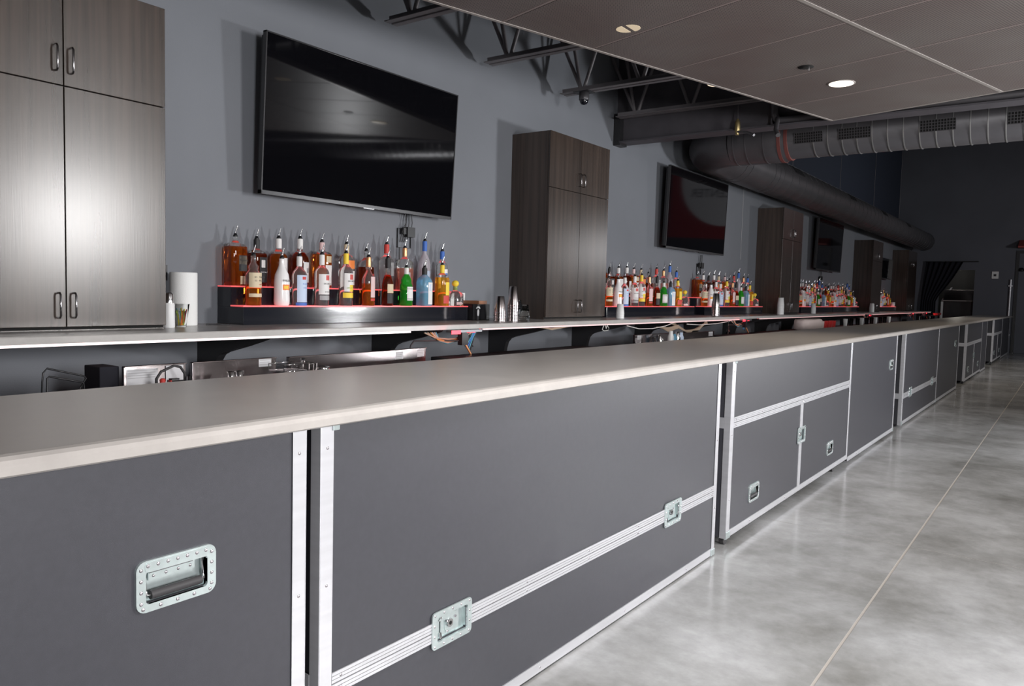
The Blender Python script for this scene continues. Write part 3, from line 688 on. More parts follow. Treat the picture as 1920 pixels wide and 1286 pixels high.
reg(bottle('b', .108, .29, .76, .0145, .13, sq=7, fill=.80, fillm=amber, glassm=clearl, labels=[(.30, .62, -3, 44, Lblack), (.44, .60, -3, 44, Lcream), (.03, .2, 6, 44, Lcream)], texts=[('WALKER', .014, .52, ink, .022)]), 2.740, 1, 'tall square amber bottle with slanted cream label')
reg(bottle('b', .100, .285, .66, .0145, .12, sq=5, fill=.70, fillm=damber, glassm=clearl, labels=[(.08, .62, -6, 44, Lblack), (.4, .56, 8, 32, Lwhite)], neckm=Lblack, texts=[('OLD No.7', .011, .3, inkw, .018)]), 2.888, 1, 'square dark amber bottle with black label')
reg(bottle('b', .108, .30, .60, .015, .15, fill=.68, fillm=amber, glassm=clearl, labels=[(.12, .6, -2, 60, Lwhite)], neckm=Lwhite), 3.049, 1, 'broad amber bottle with white label and neck')
reg(bottle('b', .112, .31, .55, .015, .2, fill=.72, fillm=damber, glassm=clearl, labels=[(.1, .52, 0, 62, Lwhite), (.3, .4, 24, 40, Lgrey)], neckm=Lwhite), 3.214, 1, 'broad dark amber bottle with square white label')
reg(bottle('b', .106, .30, .72, .0145, .1, sq=5, fill=.74, fillm=orange, glassm=clearl, labels=[(.56, .70, 4, 40, Lcream), (.06, .5, -4, 44, Lwhite)], neckm=Lblush), 3.393, 1, 'square orange-amber bottle with cream scrollwork')
reg(bottle('b', .094, .30, .66, .0145, .12, sq=4, fillm=clearl, labels=[(.45, .64, -44, 44, Lorange), (.08, .4, -30, 44, Lwhite)], neckm=Lcream), 3.607, 1, 'clear square bottle with orange band')
reg(bottle('b', .112, .265, .6, .015, .2, fill=.58, fillm=damber, glassm=clearl, labels=[(.06, .4, 0, 60, Lred)]), 3.790, 1, 'wide half-full dark amber bottle')
reg(bottle('b', .106, .325, .62, .015, .13, fillm=clearl, labels=[(.3, .6, 10, 62, Lgrey)], neckm=Lred), 3.988, 1, 'broad clear bottle with bright red neck')
reg(bottle('b', .110, .31, .62, .0145, .14, sq=4, fill=.52, fillm=rosy, glassm=clearl, labels=[(.06, .42, -30, 10, Lgrey)], neckm=Lcopper), 4.176, 1, 'square half-full rosy bottle with copper neck')
reg(bottle('b', .090, .375, .52, .0145, .2, fillm=frost, glassm=frost, labels=[(.1, .4, -10, 40, Lpale)], neckm=Lblue), 4.392, 1, 'tall frosted bottle with blue neck')
reg(bottle('b', .090, .31, .62, .0145, .12, fillm=clearl, labels=[(.1, .55, -20, 60, Lwhite), (.3, .45, 0, 40, Lblue)], neckm=Lblue), 4.596, 1, 'clear bottle with blue and white neck')
grp = 'bottles on the nearest riser'
for o, y, tier, nm in PR:
    o['label'] = nm + (' in the front row' if tier == 0 else ' in the back row') + ' of the nearest riser'
    o['group'] = grp
kids = {o.name: list(o.children) for o, *_ in PR}
ordn = ['first', 'second', 'third', 'fourth', 'fifth', 'sixth', 'seventh', 'eighth', 'ninth', 'tenth', 'eleventh', 'twelfth']
SETS = [('second riser', 7.05, 9.06, None), ('third riser', 9.62, 11.66, (3, 0)), ('fourth riser', 13.95, 15.9, (5, 2)), ('fifth riser', 16.1, 18.15, (1, 4)), ('farthest riser', 20.55, 22.45, (2, 7))]
rnd = random.Random(5)
for si, (nm_, a, b, rot) in enumerate(SETS):
    for tier in (0, 1):
        row = [p for p in PR if p[2] == tier]; n = len(row)
        order = list(range(n))
        if rot:   # neighbouring bottles swap here and there
            for k in range(3):
                i = rnd.randrange(n - 1); order[i], order[i + 1] = order[i + 1], order[i]
        cnt = n if nm_ != 'farthest riser' else 8
        for k in range(cnt):
            o, y, _, nm = row[order[k]]
            yy = a + (b - a) * (k + .5 * (tier == 1) * .6) / (n - .5) + rnd.uniform(-.02, .02)
            c = o.copy(); C.objects.link(c)
            c.location = (-2.495 + rnd.uniform(-.008, .008), yy, ZL) if tier == 0 else (-2.628, yy, ZU)
            c.rotation_euler = (0, 0, rnd.uniform(-.75, -.3) if 'square' not in nm else rnd.uniform(-.5, -.2))
            if tier == 0: c.location.x = max(-2.50, min(-2.488, c.location.x))
            c['label'] = nm.split(' with ')[0] + ', %s from left in the %s row of the %s' % (ordn[k], ('front', 'back')[tier], nm_)
            c['group'] = 'bottles on the ' + nm_
            for ch in kids[o.name]:
                d = ch.copy(); C.objects.link(d); d.parent = c

# ---------------------------------------------------------------- things standing on the back counter
def lathe_thing(name, prof, m, label, cat, loc, n=24, group=None, smooth=True):
    o = MB().lathe(prof, n).build(name, m); o.location = loc; tag(o, label, cat, group); return o
tr = thing('paper_towel_roll', 'tall white embossed paper towel roll right of the nearest cabinet', 'paper towels', (-2.55, 2.365, ZB))
MB().lathe([(.022, 0), (.07, 0), (.0715, .004), (.0715, .288), (.07, .292), (.022, .292)], 32, (-2.55, 2.365, ZB)).build('roll', paper, tr)
MB().lathe([(.019, .002), (.019, .293)], 14, (-2.55, 2.365, ZB)).build('core_tube', brown, tr)
tag(box(-2.66, -2.56, 2.18, 2.30, 1.385, 1.47).build('black_dispenser', blackp), 'small black box fixed on wall half hidden by the nearest cabinet', 'dispenser').location.x = -.04
g = thing('straw_glass', 'flared clear tumbler full of coloured straws before the paper roll', 'glass', (-2.40, 2.262, ZB))
MB().lathe([(.0, 0), (.026, 0), (.030, .04), (.042, .122), (.0405, .122), (.0285, .04), (.0245, .006), (0, .006)], 24, (-2.40, 2.262, ZB)).build('tumbler', mat('thin_clear_plastic', (.97, .98, .98), .03, trans=1, ior=1.06), g)
sc = [Lred, Lyellow, Lgreen, Lorange, tealc, Lpale]; rnd = random.Random(3); k = 0
for mm in sc:
    for q in range(5):
        a = rnd.uniform(0, 6.28); rb = rnd.uniform(0, .014); rt = rnd.uniform(.01, .031); a2 = a + rnd.uniform(-.6, .6); hh = rnd.uniform(.075, .097)
        MB().tube([(-2.40 + rb * math.cos(a), 2.262 + rb * math.sin(a), ZB + .008), (-2.40 + rt * math.cos(a2), 2.262 + rt * math.sin(a2), ZB + hh)], .0028, 6).build('straw', mm, g)
sb = thing('squeeze_bottle', 'narrow white bottle with shiny cap against the nearest cabinet', 'bottle', (-2.36, 2.172, ZB))
MB().lathe([(.026, 0), (.028, .004), (.027, .12), (.024, .128)], 20, (-2.36, 2.172, ZB)).build('bottle_body', whitep, sb)
MB().lathe([(.019, .128), (.019, .175), (.012, .182)], 16, (-2.36, 2.172, ZB)).build('cap', chrome, sb)
m = MB().tube([(-2.5, 2.47, ZB + .004), (-2.46, 2.55, ZB + .004), (-2.47, 2.60, ZB + .004)], .004, 6)
tag(m.build('loose_clip', blackp), 'small black clip lying on back counter beside the paper towel roll', 'clip')
cad = thing('bar_caddy', 'black bar caddy with white emblem at right end of nearest riser', 'caddy', (-2.50, 4.83, ZB))
MB().box(-2.60, -2.40, 4.712, 4.93, ZB, ZB + .004).box(-2.60, -2.597, 4.712, 4.93, ZB, ZB + .128).box(-2.403, -2.40, 4.712, 4.93, ZB, ZB + .128).box(-2.60, -2.40, 4.712, 4.715, ZB, ZB + .128).box(-2.60, -2.40, 4.927, 4.93, ZB, ZB + .128).box(-2.60, -2.40, 4.80, 4.803, ZB, ZB + .128).build('tray', blackp, cad)
em = MB(); R0 = [(4.785 + .030 * math.cos(math.radians(a)), ZB + .085 + .026 * math.sin(math.radians(a))) for a in range(20, 161, 14)] + [(4.785 + .018 * math.cos(math.radians(a)), ZB + .085 + .014 * math.sin(math.radians(a))) for a in range(160, 19, -14)]
em.prism(R0, 'x', -2.40, -2.3992); em.prism([(4.785 + .013 * math.cos(a), ZB + .060 + .028 * math.sin(a)) for a in [k * math.pi / 8 for k in range(16)]], 'x', -2.40, -2.3992)
em.build('white_emblem', inkw, cad)
def stackbox(name, x0, x1, y0, y1, z0, z1, n, m, label, cat):
    t = MB(); rr = random.Random(2)
    for k in range(n):
        a = z0 + (z1 - z0) * k / n; j = rr.uniform(-.002, .002); t.box(x0 + j, x1 + j, y0 - j, y1 - j, a, a + (z1 - z0) / n * .9)
    return tag(t.build(name, m), label, cat)
stackbox('brown_napkins', -2.585, -2.42, 4.815, 4.92, ZB + .005, ZB + .155, 18, brown, 'brown paper napkins standing out of the black caddy', 'napkins')
stackbox('white_napkins', -2.685, -2.61, 4.72, 4.87, ZB + .001, ZB + .215, 26, paper, 'tall white napkin stack behind the black caddy', 'napkins')
# stacked metal and plastic cups
def cupstack(label, x, y, n, h, rb, rt, step, m):
    t = thing('cup_stack', label, 'stacked cups', (x, y, ZB), 'upturned cup stacks on the back counter')
    for k in range(n):
        z = ZB + k * step
        MB().lathe([(rb, z), (rb + .0015, z), (rb + .0015, z + .004), (rt + .001, z + h), (rt - .006, z + h + .002), (rt - .01, z + h + .001)], 24, (x, y, 0)).build('cup', m, t)
    return t
cupstack('steel shaker stack, leftmost and shorter, near the second cabinet', -2.18, 4.78, 4, .13, .046, .031, .022, stainless)
cupstack('tallest steel shaker stack beside the second cabinet', -2.14, 4.90, 6, .15, .045, .029, .025, stainless)
cupstack('low stack of clear plastic cups behind the tallest shakers', -2.26, 5.12, 5, .10, .043, .03, .017, glass)
cupstack('short rightmost stack of clear plastic cups by the second cabinet', -2.12, 5.03, 3, .10, .042, .028, .016, glass)
cupstack('steel shaker stack standing between second and third bottle risers', -2.20, 9.28, 6, .15, .05, .034, .026, stainless)
cupstack('pale cup stack at right end of the third bottle riser', -2.2, 11.90, 7, .12, .05, .038, .022, whitep)
cupstack('pale cup stack at left end of the fourth bottle riser', -2.2, 13.72, 5, .10, .04, .032, .018, whitep)
cupstack('pale cup stack at right end of the fifth bottle riser', -2.2, 18.4, 5, .11, .05, .04, .02, whitep)
cupstack('white cup stack at left end of the second bottle riser', -2.2, 6.78, 3, .10, .04, .03, .02, whitep)
lathe_thing('white_mug', [(.03, 0), (.05, .003), (.052, .12), (.048, .12), (.046, .008), (0, .006)], white_glass, 'small white tub at right end of the farthest riser', 'tub', (-2.495, 22.49, ZL))
tag(box(-2.14, -2.06, 7.35, 7.52, ZB + .0005, ZB + .006).build('bottle_opener', chrome), 'small bright metal opener lying before the second bottle riser', 'opener')

# ---------------------------------------------------------------- underbar equipment between the counters
XU = -1.93
def sinkunit(label, y0, y1, top, x=XU, sticker=None, depth=.5):
    t = thing('underbar_unit', label, 'bar sink unit', (x + depth / 2, (y0 + y1) / 2, 0), 'stainless units in the bartender aisle')
    MB().box(x, x + .02, y0, y1, .75, top).box(x, x + .03, y0, y1, top - .004, top).build('backsplash', stainless, t, bevel=.001)
    b = MB(); b.box(x + .02, x + depth, y0, y1, .845, .85); b.box(x + depth - .01, x + depth, y0, y1, .6, .86); b.box(x + .02, x + depth, y0, y0 + .01, .6, .86); b.box(x + .02, x + depth, y1 - .01, y1, .6, .86)
    b.build('deck', stainless, t)
    lg = MB()
    for yy in (y0 + .04, y1 - .04):
        for xx in (x + .05, x + depth - .05): MB().tube([(xx, yy, 0), (xx, yy, .6)], .02, 10).build('leg', stainless, t)
    if sticker:
        ya, yb, za, zb_ = sticker; s = MB().box(x + .0205, x + .0212, ya, yb, za, zb_).build('sticker', cardm, t)
        m = MB()
        for k in range(4): m.box(x + .0212, x + .0216, ya + .005, yb - .012, zb_ - .008 - .011 * k, zb_ - .0055 - .011 * k)
        m.box(x + .0212, x + .0217, yb - .009, yb - .003, zb_ - .008, zb_ - .002)
        m.build('print_lines', Lgrey, s)
    return t
tag(box(-2.08, -1.94, 1.615, 1.70, .0, 1.0).build('shadow_panel', curt, bevel=.004), 'tall black panel standing in for shadow left of the first stainless unit', 'shadow panel')  # black panel added where only the wall shadow falls
sinkunit('small stainless unit with instruction sheet and black hose', 1.705, 1.995, .999, sticker=(1.715, 1.86, .915, .985))
sinkunit('stainless unit carrying two small jiggers', 2.03, 2.50, .999, sticker=(2.395, 2.47, .955, .995))
sinkunit('longest plain stainless backsplash with bright reflection', 2.58, 3.46, .996, sticker=(3.375, 3.44, .94, .985))
sinkunit('short stainless unit standing behind right end of the longest one', 3.475, 3.70, .995, x=-1.98, sticker=(3.62, 3.685, .94, .985), depth=.4)
sinkunit('stainless unit crowded with jars in front of the second riser', 6.55, 7.32, .995, sticker=(6.6, 6.68, .95, .99))
sinkunit('dark reflecting stainless unit beneath the third riser', 7.34, 8.52, .985, sticker=(8.36, 8.48, .93, .985))
tag(box(-1.97, -1.5, 3.76, 5.6, .60, .932).build('black_cooler', blackp, bevel=.005), 'long low black cooler top in front of second counter bracket', 'cooler')
tag(box(-1.97, -1.5, 8.6, 13.4, .60, .93).build('black_cooler', blackp, bevel=.005), 'far long black cooler top carrying the white canvas bag', 'cooler')
tag(box(-1.97, -1.5, 13.6, 19.5, .60, .93).build('black_cooler', blackp, bevel=.005), 'farthest black cooler top carrying rows of glasses', 'cooler')
# white sheet, faucet and hose on the small unit
t = thing('spray_hose', 'black arched spray hose with chrome faucet on the small unit', 'faucet', (-1.75, 1.83, .85))
MB().tube([(-1.75, 1.762, .85), (-1.75, 1.764, .955), (-1.75, 1.785, .985), (-1.75, 1.845, 1.008), (-1.75, 1.875, 1.0), (-1.75, 1.895, .97), (-1.75, 1.90, .85)], .006, 10).build('hose', rubber, t)
MB().tube([(-1.70, 1.80, .85), (-1.70, 1.80, .945)], .012, 12).tube([(-1.70, 1.84, .85), (-1.70, 1.84, .935)], .010, 12).box(-1.72, -1.68, 1.795, 1.85, .935, .952).tube([(-1.72, 1.90, .85), (-1.72, 1.90, .96)], .012, 12).build('chrome_valves', chrome, t)
MB().box(-1.715, -1.69, 1.80, 1.835, .952, .958).build('lever', blackp, t)
MB().lathe([(.012, 0), (.012, .03), (.006, .034)], 12, (-1.72, 1.775, .925)).build('red_cap', Lred, t)
tag(box(-1.906, -1.9045, 1.895, 1.98, .92, .992).build('instruction_sheet', cardm), 'white instruction sheet behind the black arched hose', 'sheet')
for i, (y, lb) in enumerate(((2.13, 'left steel jigger in front of stainless unit'), (2.175, 'right steel jigger in front of stainless unit'))):
    lathe_thing('jigger', [(.018, 0), (.006, .05), (.006, .052), (.021, .112), (.0195, .112), (.003, .056)], chrome, lb, 'jigger', (-1.75, y, .85), group='jiggers on the stainless unit')
lathe_thing('glass_carafe', [(.035, 0), (.036, .06), (.014, .1), (.012, .11), (.011, .15), (.014, .155)], glass, 'small clear carafe before the longest stainless backsplash', 'carafe', (-1.73, 2.53, .85))
lathe_thing('steel_bowl', [(.02, 0), (.034, .09), (.036, .105), (.034, .105), (.03, .09), (.0, .01)], chrome, 'small chrome cup right of the clear carafe', 'cup', (-1.73, 2.66, .85))
t = MB()
for z in (.952, .985): t.tube([(-1.78, 2.36, z), (-1.78, 2.5, z), (-1.66, 2.5, z), (-1.66, 2.36, z), (-1.78, 2.36, z)], .0022, 6)
for k in range(6): t.tube([(-1.78, 2.37 + .025 * k, .952), (-1.66, 2.37 + .025 * k, .952)], .0016, 5)
for (x, y) in ((-1.78, 2.36), (-1.78, 2.5), (-1.66, 2.5), (-1.66, 2.36)): t.tube([(x, y, .85), (x, y, .985)], .0022, 6)
tag(t.build('wire_rack', chrome), 'small chrome wire rack at right end of jigger unit', 'wire rack')
tag(box(-1.80, -1.66, 2.512, 2.57, .85, .985).build('glass_box', MATS['clear_glass'], bevel=.003), 'clear square container between the stainless units', 'container')
# black wire frame at left
t = MB(); x = -1.70
t.tube([(x, 1.275, .72), (x, 1.288, .985), (x, 1.292, 1.018), (x, 1.305, 1.034), (x, 1.44, .996), (x, 1.448, .986), (x, 1.425, .95), (x, 1.42, .72)], .0036, 8)
t.tube([(x + .03, 1.285, .72), (x + .03, 1.293, 1.0), (x + .03, 1.30, 1.006), (x + .03, 1.42, .975), (x + .03, 1.426, .965), (x + .03, 1.428, .72)], .0036, 8)
t.box(x - .02, x + .06, 1.26, 1.45, .70, .722)
tag(t.build('bent_rack', blackp), 'bent black wire rack frame rising behind bar top at left', 'wire rack')
tag(box(x - .2, x + .25, 1.0, 1.55, 0, .70).build('black_cart', blackp, bevel=.01), 'black cart hidden under the bent wire rack frame', 'cart')

# soda gun stations with hoses
def soda(label, y, x=-1.95, z=ZB - .04, s=1, seed=0, big=True):
    rr = random.Random(seed)
    t = thing('soda_gun_station', label, 'soda gun', (x, y, z), 'soda gun holsters under the back counter')
    MB().box(x - .02, x + .035, y - .14, y + .18, z - .012, z + .004).build('mount_plate', alud, t)
    MB().box(x + .0355, x + .037, y - .15, y - .055, z - .022, z + .003).build('red_light', redhot, t); MB().box(x + .0, x + .03, y + .02, y + .11, z - .016, z - .0125).build('red_light', redhot, t)
    MB().box(x - .01, x + .03, y - .03, y + .035, z - .10, z - .012).build('holster', blackp, t)
    MB().tube([(x + .01, y, z - .05), (x + .02, y + .02, z - .10), (x + .04, y + .055, z - .165)], [.011, .009, .007], 10).build('drain_tube', Lcopper, t)
    MB().tube([(x, y - .02, z - .07), (x - .05, y - .2, z - .066), (x - .05, y - .42, z - .062), (x - .02, y - .48, z - .085), (x - .02, y - .50, z - .20)], .005, 8).build('black_hose', rubber, t)
    cols = [beigec, tealc, beigec, orgc, greyc, beigec, tealc]
    for k, mm in enumerate(cols):
        dz = .012 * k; dx = -.03 - .02 * rr.random()
        MB().tube([(x + dx, y - .34 + .02 * k, z - .01), (x + dx, y - .24 + .01 * k, z - .045 - dz * .35), (x + dx, y - .10, z - .06 - dz * .4), (x + dx, y - .01, z - .055 - dz * .3), (x + dx, y + .12, z - .03), (x + dx, y + .2, z - .003)], .0055, 7).build('syrup_hose', mm, t)
    for k, mm in enumerate((tealc, MATS['label_blue'], tealc, rubber)):
        MB().tube([(x - .06, y + .21 + .014 * k, z), (x - .06, y + .17 + .012 * k, z - .06), (x - .05, y + .10 + .02 * k, z - .12 - .008 * k)], .005, 7).build('syrup_hose', mm, t)
    return t
soda('soda gun holster with red glow and coloured hoses beneath the stacked cups', 4.05, seed=1)
soda('soda gun holster with red glow beneath the third bottle riser', 9.62, seed=2)
soda('soda gun holster with red glow beneath right end of fifth riser', 16.9, seed=3)
soda('soda gun holster with red glow beneath the farthest riser', 22.0, seed=4)
soda('last soda gun holster with brightest red glow near the curtain', 24.2, seed=5)
for y, x_ in ((4.0, -1.93), (9.5, -1.93), (16.9, -1.9), (22, -1.9), (24.2, -1.9)): point('red_led_light', (x_ + .1, y - .1, 1.05), .6, (1, .05, .05), .01)
# beige coil of hoses between brackets, cables hanging under the counter
t = MB()
for k in range(6):
    t.tube([(-2.2, 7.95 + .02 * k, 1.075), (-2.1, 8.1 + .03 * k, .99 - .006 * k), (-2.0, 8.3 + .02 * k, 1.0 + .012 * k), (-2.05, 8.55 + .02 * k, 1.06), (-2.1, 8.75, 1.1)], .007, 7)
for k in range(5): t.tube([(-2.15, 7.5 + .02 * k, 1.04), (-2.1, 7.7, 1.03 - .01 * k), (-2.1, 7.95, 1.055 - .008 * k)], .006, 7)
tag(t.build('hose_bundle', beigec), 'loose tangle of beige hoses under the counter below third riser', 'hoses')
t = MB()
for k in range(4): t.tube([(-2.0, 5.02 + .02 * k, 1.098), (-2.0, 5.25, 1.082 - .003 * k), (-2.0, 5.55 + .02 * k, 1.102)], .005, 6)
tag(t.build('cable_bundle', beigec), 'flat bundle of beige cables under counter before the second cabinet', 'cables')
t = MB().tube([(-1.95, 6.02, 1.10), (-1.95, 5.99, 1.06), (-1.95, 6.03, 1.045), (-1.95, 6.10, 1.05), (-1.95, 6.11, 1.07), (-1.95, 6.07, 1.10)], .004, 7).tube([(-1.95, 6.04, 1.10), (-1.95, 6.06, 1.065), (-1.95, 6.08, 1.10)], .004, 7)
tag(t.build('white_cable_loop', whitec), 'small white cable loop hanging beneath the second cabinet doors', 'cable')
for pts, lb in (([(-2.0, 6.55, 1.08), (-2.0, 6.8, 1.045), (-2.0, 7.1, 1.04), (-2.0, 7.4, 1.06), (-2.0, 7.6, 1.09)], 'white cable sagging beneath the second bottle riser'),
                ([(-2.0, 7.95, 1.07), (-2.0, 8.3, 1.055), (-2.0, 8.8, 1.06), (-2.0, 9.2, 1.08), (-2.0, 9.35, 1.1)], 'white cable sagging beneath gap between second and third risers')):
    tag(MB().tube(pts, .0045, 7).build('white_cable', whitec), lb, 'cable')
for y, lb in ((5.0, 'small white-topped socket with hanging cord below the shaker cups'), (9.0, 'small socket with hanging clips below the third riser')):
    t = thing('under_counter_socket', lb, 'socket', (-2.69, y, 1.0))
    MB().box(XW, -2.64, y - .03, y + .03, 1.02, 1.04).build('plate', whitep, t)
    MB().tube([(-2.67, y + .01, 1.02), (-2.67, y + .02, .97), (-2.67, y + .06, .9)], .004, 6).build('cord', blackp, t)
# jars and bottles of the second station
rr = random.Random(11)
for i, (y, h, m_, nmx) in enumerate(((6.62, .13, glass, 'small clear jar'), (6.70, .14, glass, 'clear tumbler'), (6.78, .15, chrome, 'chrome cup'), (7.02, .18, whitep, 'white-capped bottle'), (7.10, .15, blue, 'pale blue glass'), (7.18, .17, chrome, 'steel shaker'), (7.26, .16, Lpale, 'pale carton jar'))):
    lathe_thing('bar_jar', [(.024, 0), (.028, .005), (.03, h * .7), (.02, h * .85), (.018, h), (.0, h)], m_, '%s, %s from left on the jar-crowded station' % (nmx, ordn[i]), 'jar', (-1.76, y, .85), group='jars on the second station')
t = MB().tube([(-1.80, 6.64, .85), (-1.80, 6.65, .975), (-1.80, 6.72, 1.0), (-1.80, 6.84, 1.002), (-1.80, 6.9, .98), (-1.80, 6.92, .85)], .008, 9)
tag(t.build('spray_hose', rubber), 'black arched spray hose over the jar-crowded station', 'hose')
t = thing('clear_hose_hook', 'glass funnel hanging on a cord left of the far soda gun', 'funnel', (-2.0, 9.15, 1.0))
MB().tube([(-1.98, 9.15, 1.1), (-1.98, 9.15, 1.03)], .004, 6).build('cord', blackp, t)
MB().lathe([(.006, .98), (.02, .95), (.02, .93), (.006, 1.03)][::-1], 12, (-1.98, 9.15, 0)).build('funnel', glass, t)
# canvas bag, red tubs, far glasses
b = MB(); vs = []
for j, (z, s_) in enumerate(((.937, .95), (.955, 1.0), (1.02, 1.0), (1.06, .97), (1.085, .88))):
    for k in range(16):
        a = 2 * math.pi * (k + .5) / 16; q = 1 / (abs(math.cos(a)) ** 6 + abs(math.sin(a)) ** 6) ** (1 / 6)
        vs.append((-1.76 + .12 * s_ * q * math.cos(a), 11.85 + .50 * s_ * q * math.sin(a) + .02 * math.sin(3 * a + j), z + .006 * math.sin(5 * a)))
b.add(vs, [(i * 16 + k, i * 16 + (k + 1) % 16, (i + 1) * 16 + (k + 1) % 16, (i + 1) * 16 + k) for i in range(4) for k in range(16)] + [tuple(range(64, 80))], True)
tag(b.build('canvas_bag', pinkc), 'crumpled whitish canvas bag lit red on the far cooler', 'bag')
for i, (y, m_, lb) in enumerate(((12.5, pinkc, 'pale tub directly right of the canvas bag'), (12.72, redc, 'first red tub right of the canvas bag'), (13.0, redc, 'second darker red tub right of the canvas bag'), (13.22, redc, 'last red tub at end of far cooler'))):
    lathe_thing('bar_tub', [(.05, 0), (.058, .11), (.06, .115), (.05, .115)], m_, lb, 'tub', (-1.76, y, .93), group='tubs beside the canvas bag')
for i in range(10):
    y = 14.2 + .42 * i + rr.uniform(-.1, .1)
    lathe_thing('bar_glass', [(.03, 0), (.038, .13), (.036, .13), (.028, .006), (0, .006)], glass if i % 3 else whitep, 'clear glass on the farthest cooler, %s from the left' % ordn[i], 'glass', (-1.78, y, .93), n=16, group='glasses on the farthest cooler')
t = thing('far_rail', 'low steel rail with red-lit tray at far end of aisle', 'rail', (-1.7, 23.5, 0))
MB().tube([(-1.7, 21.5, 1.03), (-1.7, 25.0, 1.03)], .014, 8).tube([(-1.7, 21.5, 0), (-1.7, 21.5, 1.03)], .014, 8).tube([(-1.7, 25.0, 0), (-1.7, 25.0, 1.03)], .014, 8).tube([(-1.7, 23.2, 0), (-1.7, 23.2, 1.03)], .014, 8).build('rail_tube', chrome, t)
MB().box(-1.78, -1.66, 24.3, 24.95, 1.045, 1.10).build('tray', redc, t)

# ---------------------------------------------------------------- roof steel: joists, girder, pipes, ducts
ordj = {3.95: 'second', 5.07: 'third', 6.215: 'fourth', 7.33: 'fifth', 2.82: 'first', 1.7: 'nearest'}
def joist(y, label):
    x0, x1 = -2.58, 5.0; zb, zt = 3.235, 3.97
    t = thing('roof_joist', label, 'roof joist', (0, y, zb), 'open web steel roof joists')
    for s in (-1, 1):
        m = MB(); m.box(x0, x1, y + s * .012, y + s * .062, zb, zb + .006); m.box(x0, x1, y + s * .009, y + s * .015, zb, zb + .05); m.build('bottom_chord', steelm, t)
    MB().box(XW, x1, y - .06, y + .06, zt, zt + .05).build('top_chord', steelm, t)
    k = 0; xn = -2.37
    while xn < x1 - .3:
        for dx in ((-.60 if k == 0 else -.31), -.02 if False else -.17 if k == 0 else None, .27):
            if dx is None: continue
            xe = max(XW + .01, xn + dx)
            zz = zt + .01 if dx != -.60 else zb + .66
            MB().tube([(xn + (.02 if dx > 0 else -.02), y, zb + .04), (xe, y, zz)], .017, 8).build('web_rod', steelm, t)
        xn += .60; k += 1
    return t
for y in (1.7, 2.82, 3.95, 5.07, 6.215, 7.30):
    lb = {1.7: 'nearest steel joist almost fully above the frame', 2.82: 'steel joist above the largest television, cut by top of frame', 3.95: 'steel joist ending above right half of the largest television',
          5.07: 'steel joist ending over the gap before the second cabinet', 6.215: 'steel joist carrying the small camera dome', 7.30: 'steel joist directly in front of the deep girder'}[y]
    joist(y, lb)
g = thing('roof_girder', 'deep dark steel girder crossing above the joists toward the right', 'girder', (0, 7.5, 3.02))
MB().box(-2.62, 11.8, 7.40, 7.60, 3.00, 3.016).build('bottom_flange', girderm, g)
MB().box(XW, 11.8, 7.493, 7.507, 3.016, 4.03).build('web', girderm, g)
MB().box(-2.62, 11.8, 7.42, 7.58, 4.0, 4.015).build('top_flange', girderm, g)
MB().box(-2.70, -2.62, 7.42, 7.58, 2.98, 3.3).build('seat_plate', steelb, g)
for x in (-1.0, 1.0, 3.0): MB().box(x - .006, x + .006, 7.42, 7.493, 3.016, 4.0).build('stiffener', girderm, g)
p = MB().tube([(-.97, 7.41, 4.0), (-.97, 7.41, 3.12), (-.955, 7.42, 3.07), (-.92, 7.43, 3.055), (11.5, 7.43, 3.055)], .034, 14)
p.tube([(-.93, 7.39, 3.07), (-.90, 7.25, 2.93), (-.86, 7.2, 2.87)], .022, 10)
tag(p.build('sprinkler_pipe', ductm), 'grey steel pipe dropping beside girder then running right along it', 'pipe')
v = thing('brass_valve', 'small brass valve on a thin drop pipe below the girder', 'valve', (-1.31, 7.3, 3.0))
MB().tube([(-1.31, 7.37, 3.9), (-1.31, 7.37, 3.08)], .008, 8).build('drop_pipe', ductm, v)
MB().lathe([(.010, 3.10), (.022, 3.075), (.026, 3.05), (.026, 2.985), (.018, 2.965), (.018, 2.945)][::-1], 12, (-1.31, 7.37, 0)).build('valve_body', mat('dull_brass', (.32, .25, .12), .35, metal=.8), v)
MB().tube([(-1.30, 7.36, 2.975), (-1.2, 7.34, 2.955), (-1.12, 7.3, 2.915)], .013, 8).build('outlet', ductm, v)
cdm = thing('camera_dome', 'small dark security dome hung under the fourth visible joist', 'camera', (-2.35, 6.215, 3.1))
MB().lathe([(.0, 3.232), (.045, 3.23), (.048, 3.165), (.044, 3.16)][::-1], 16, (-2.35, 6.215, 0)).build('housing', ductm, cdm)
MB().lathe([(.006, 3.118), (.026, 3.124), (.038, 3.14), (.040, 3.16)], 16, (-2.35, 6.215, 0)).build('dome', blacka, cdm)
MB().box(-2.43, -2.27, 6.15, 6.28, 3.229, 3.234).build('mount_plate', steelb, cdm)
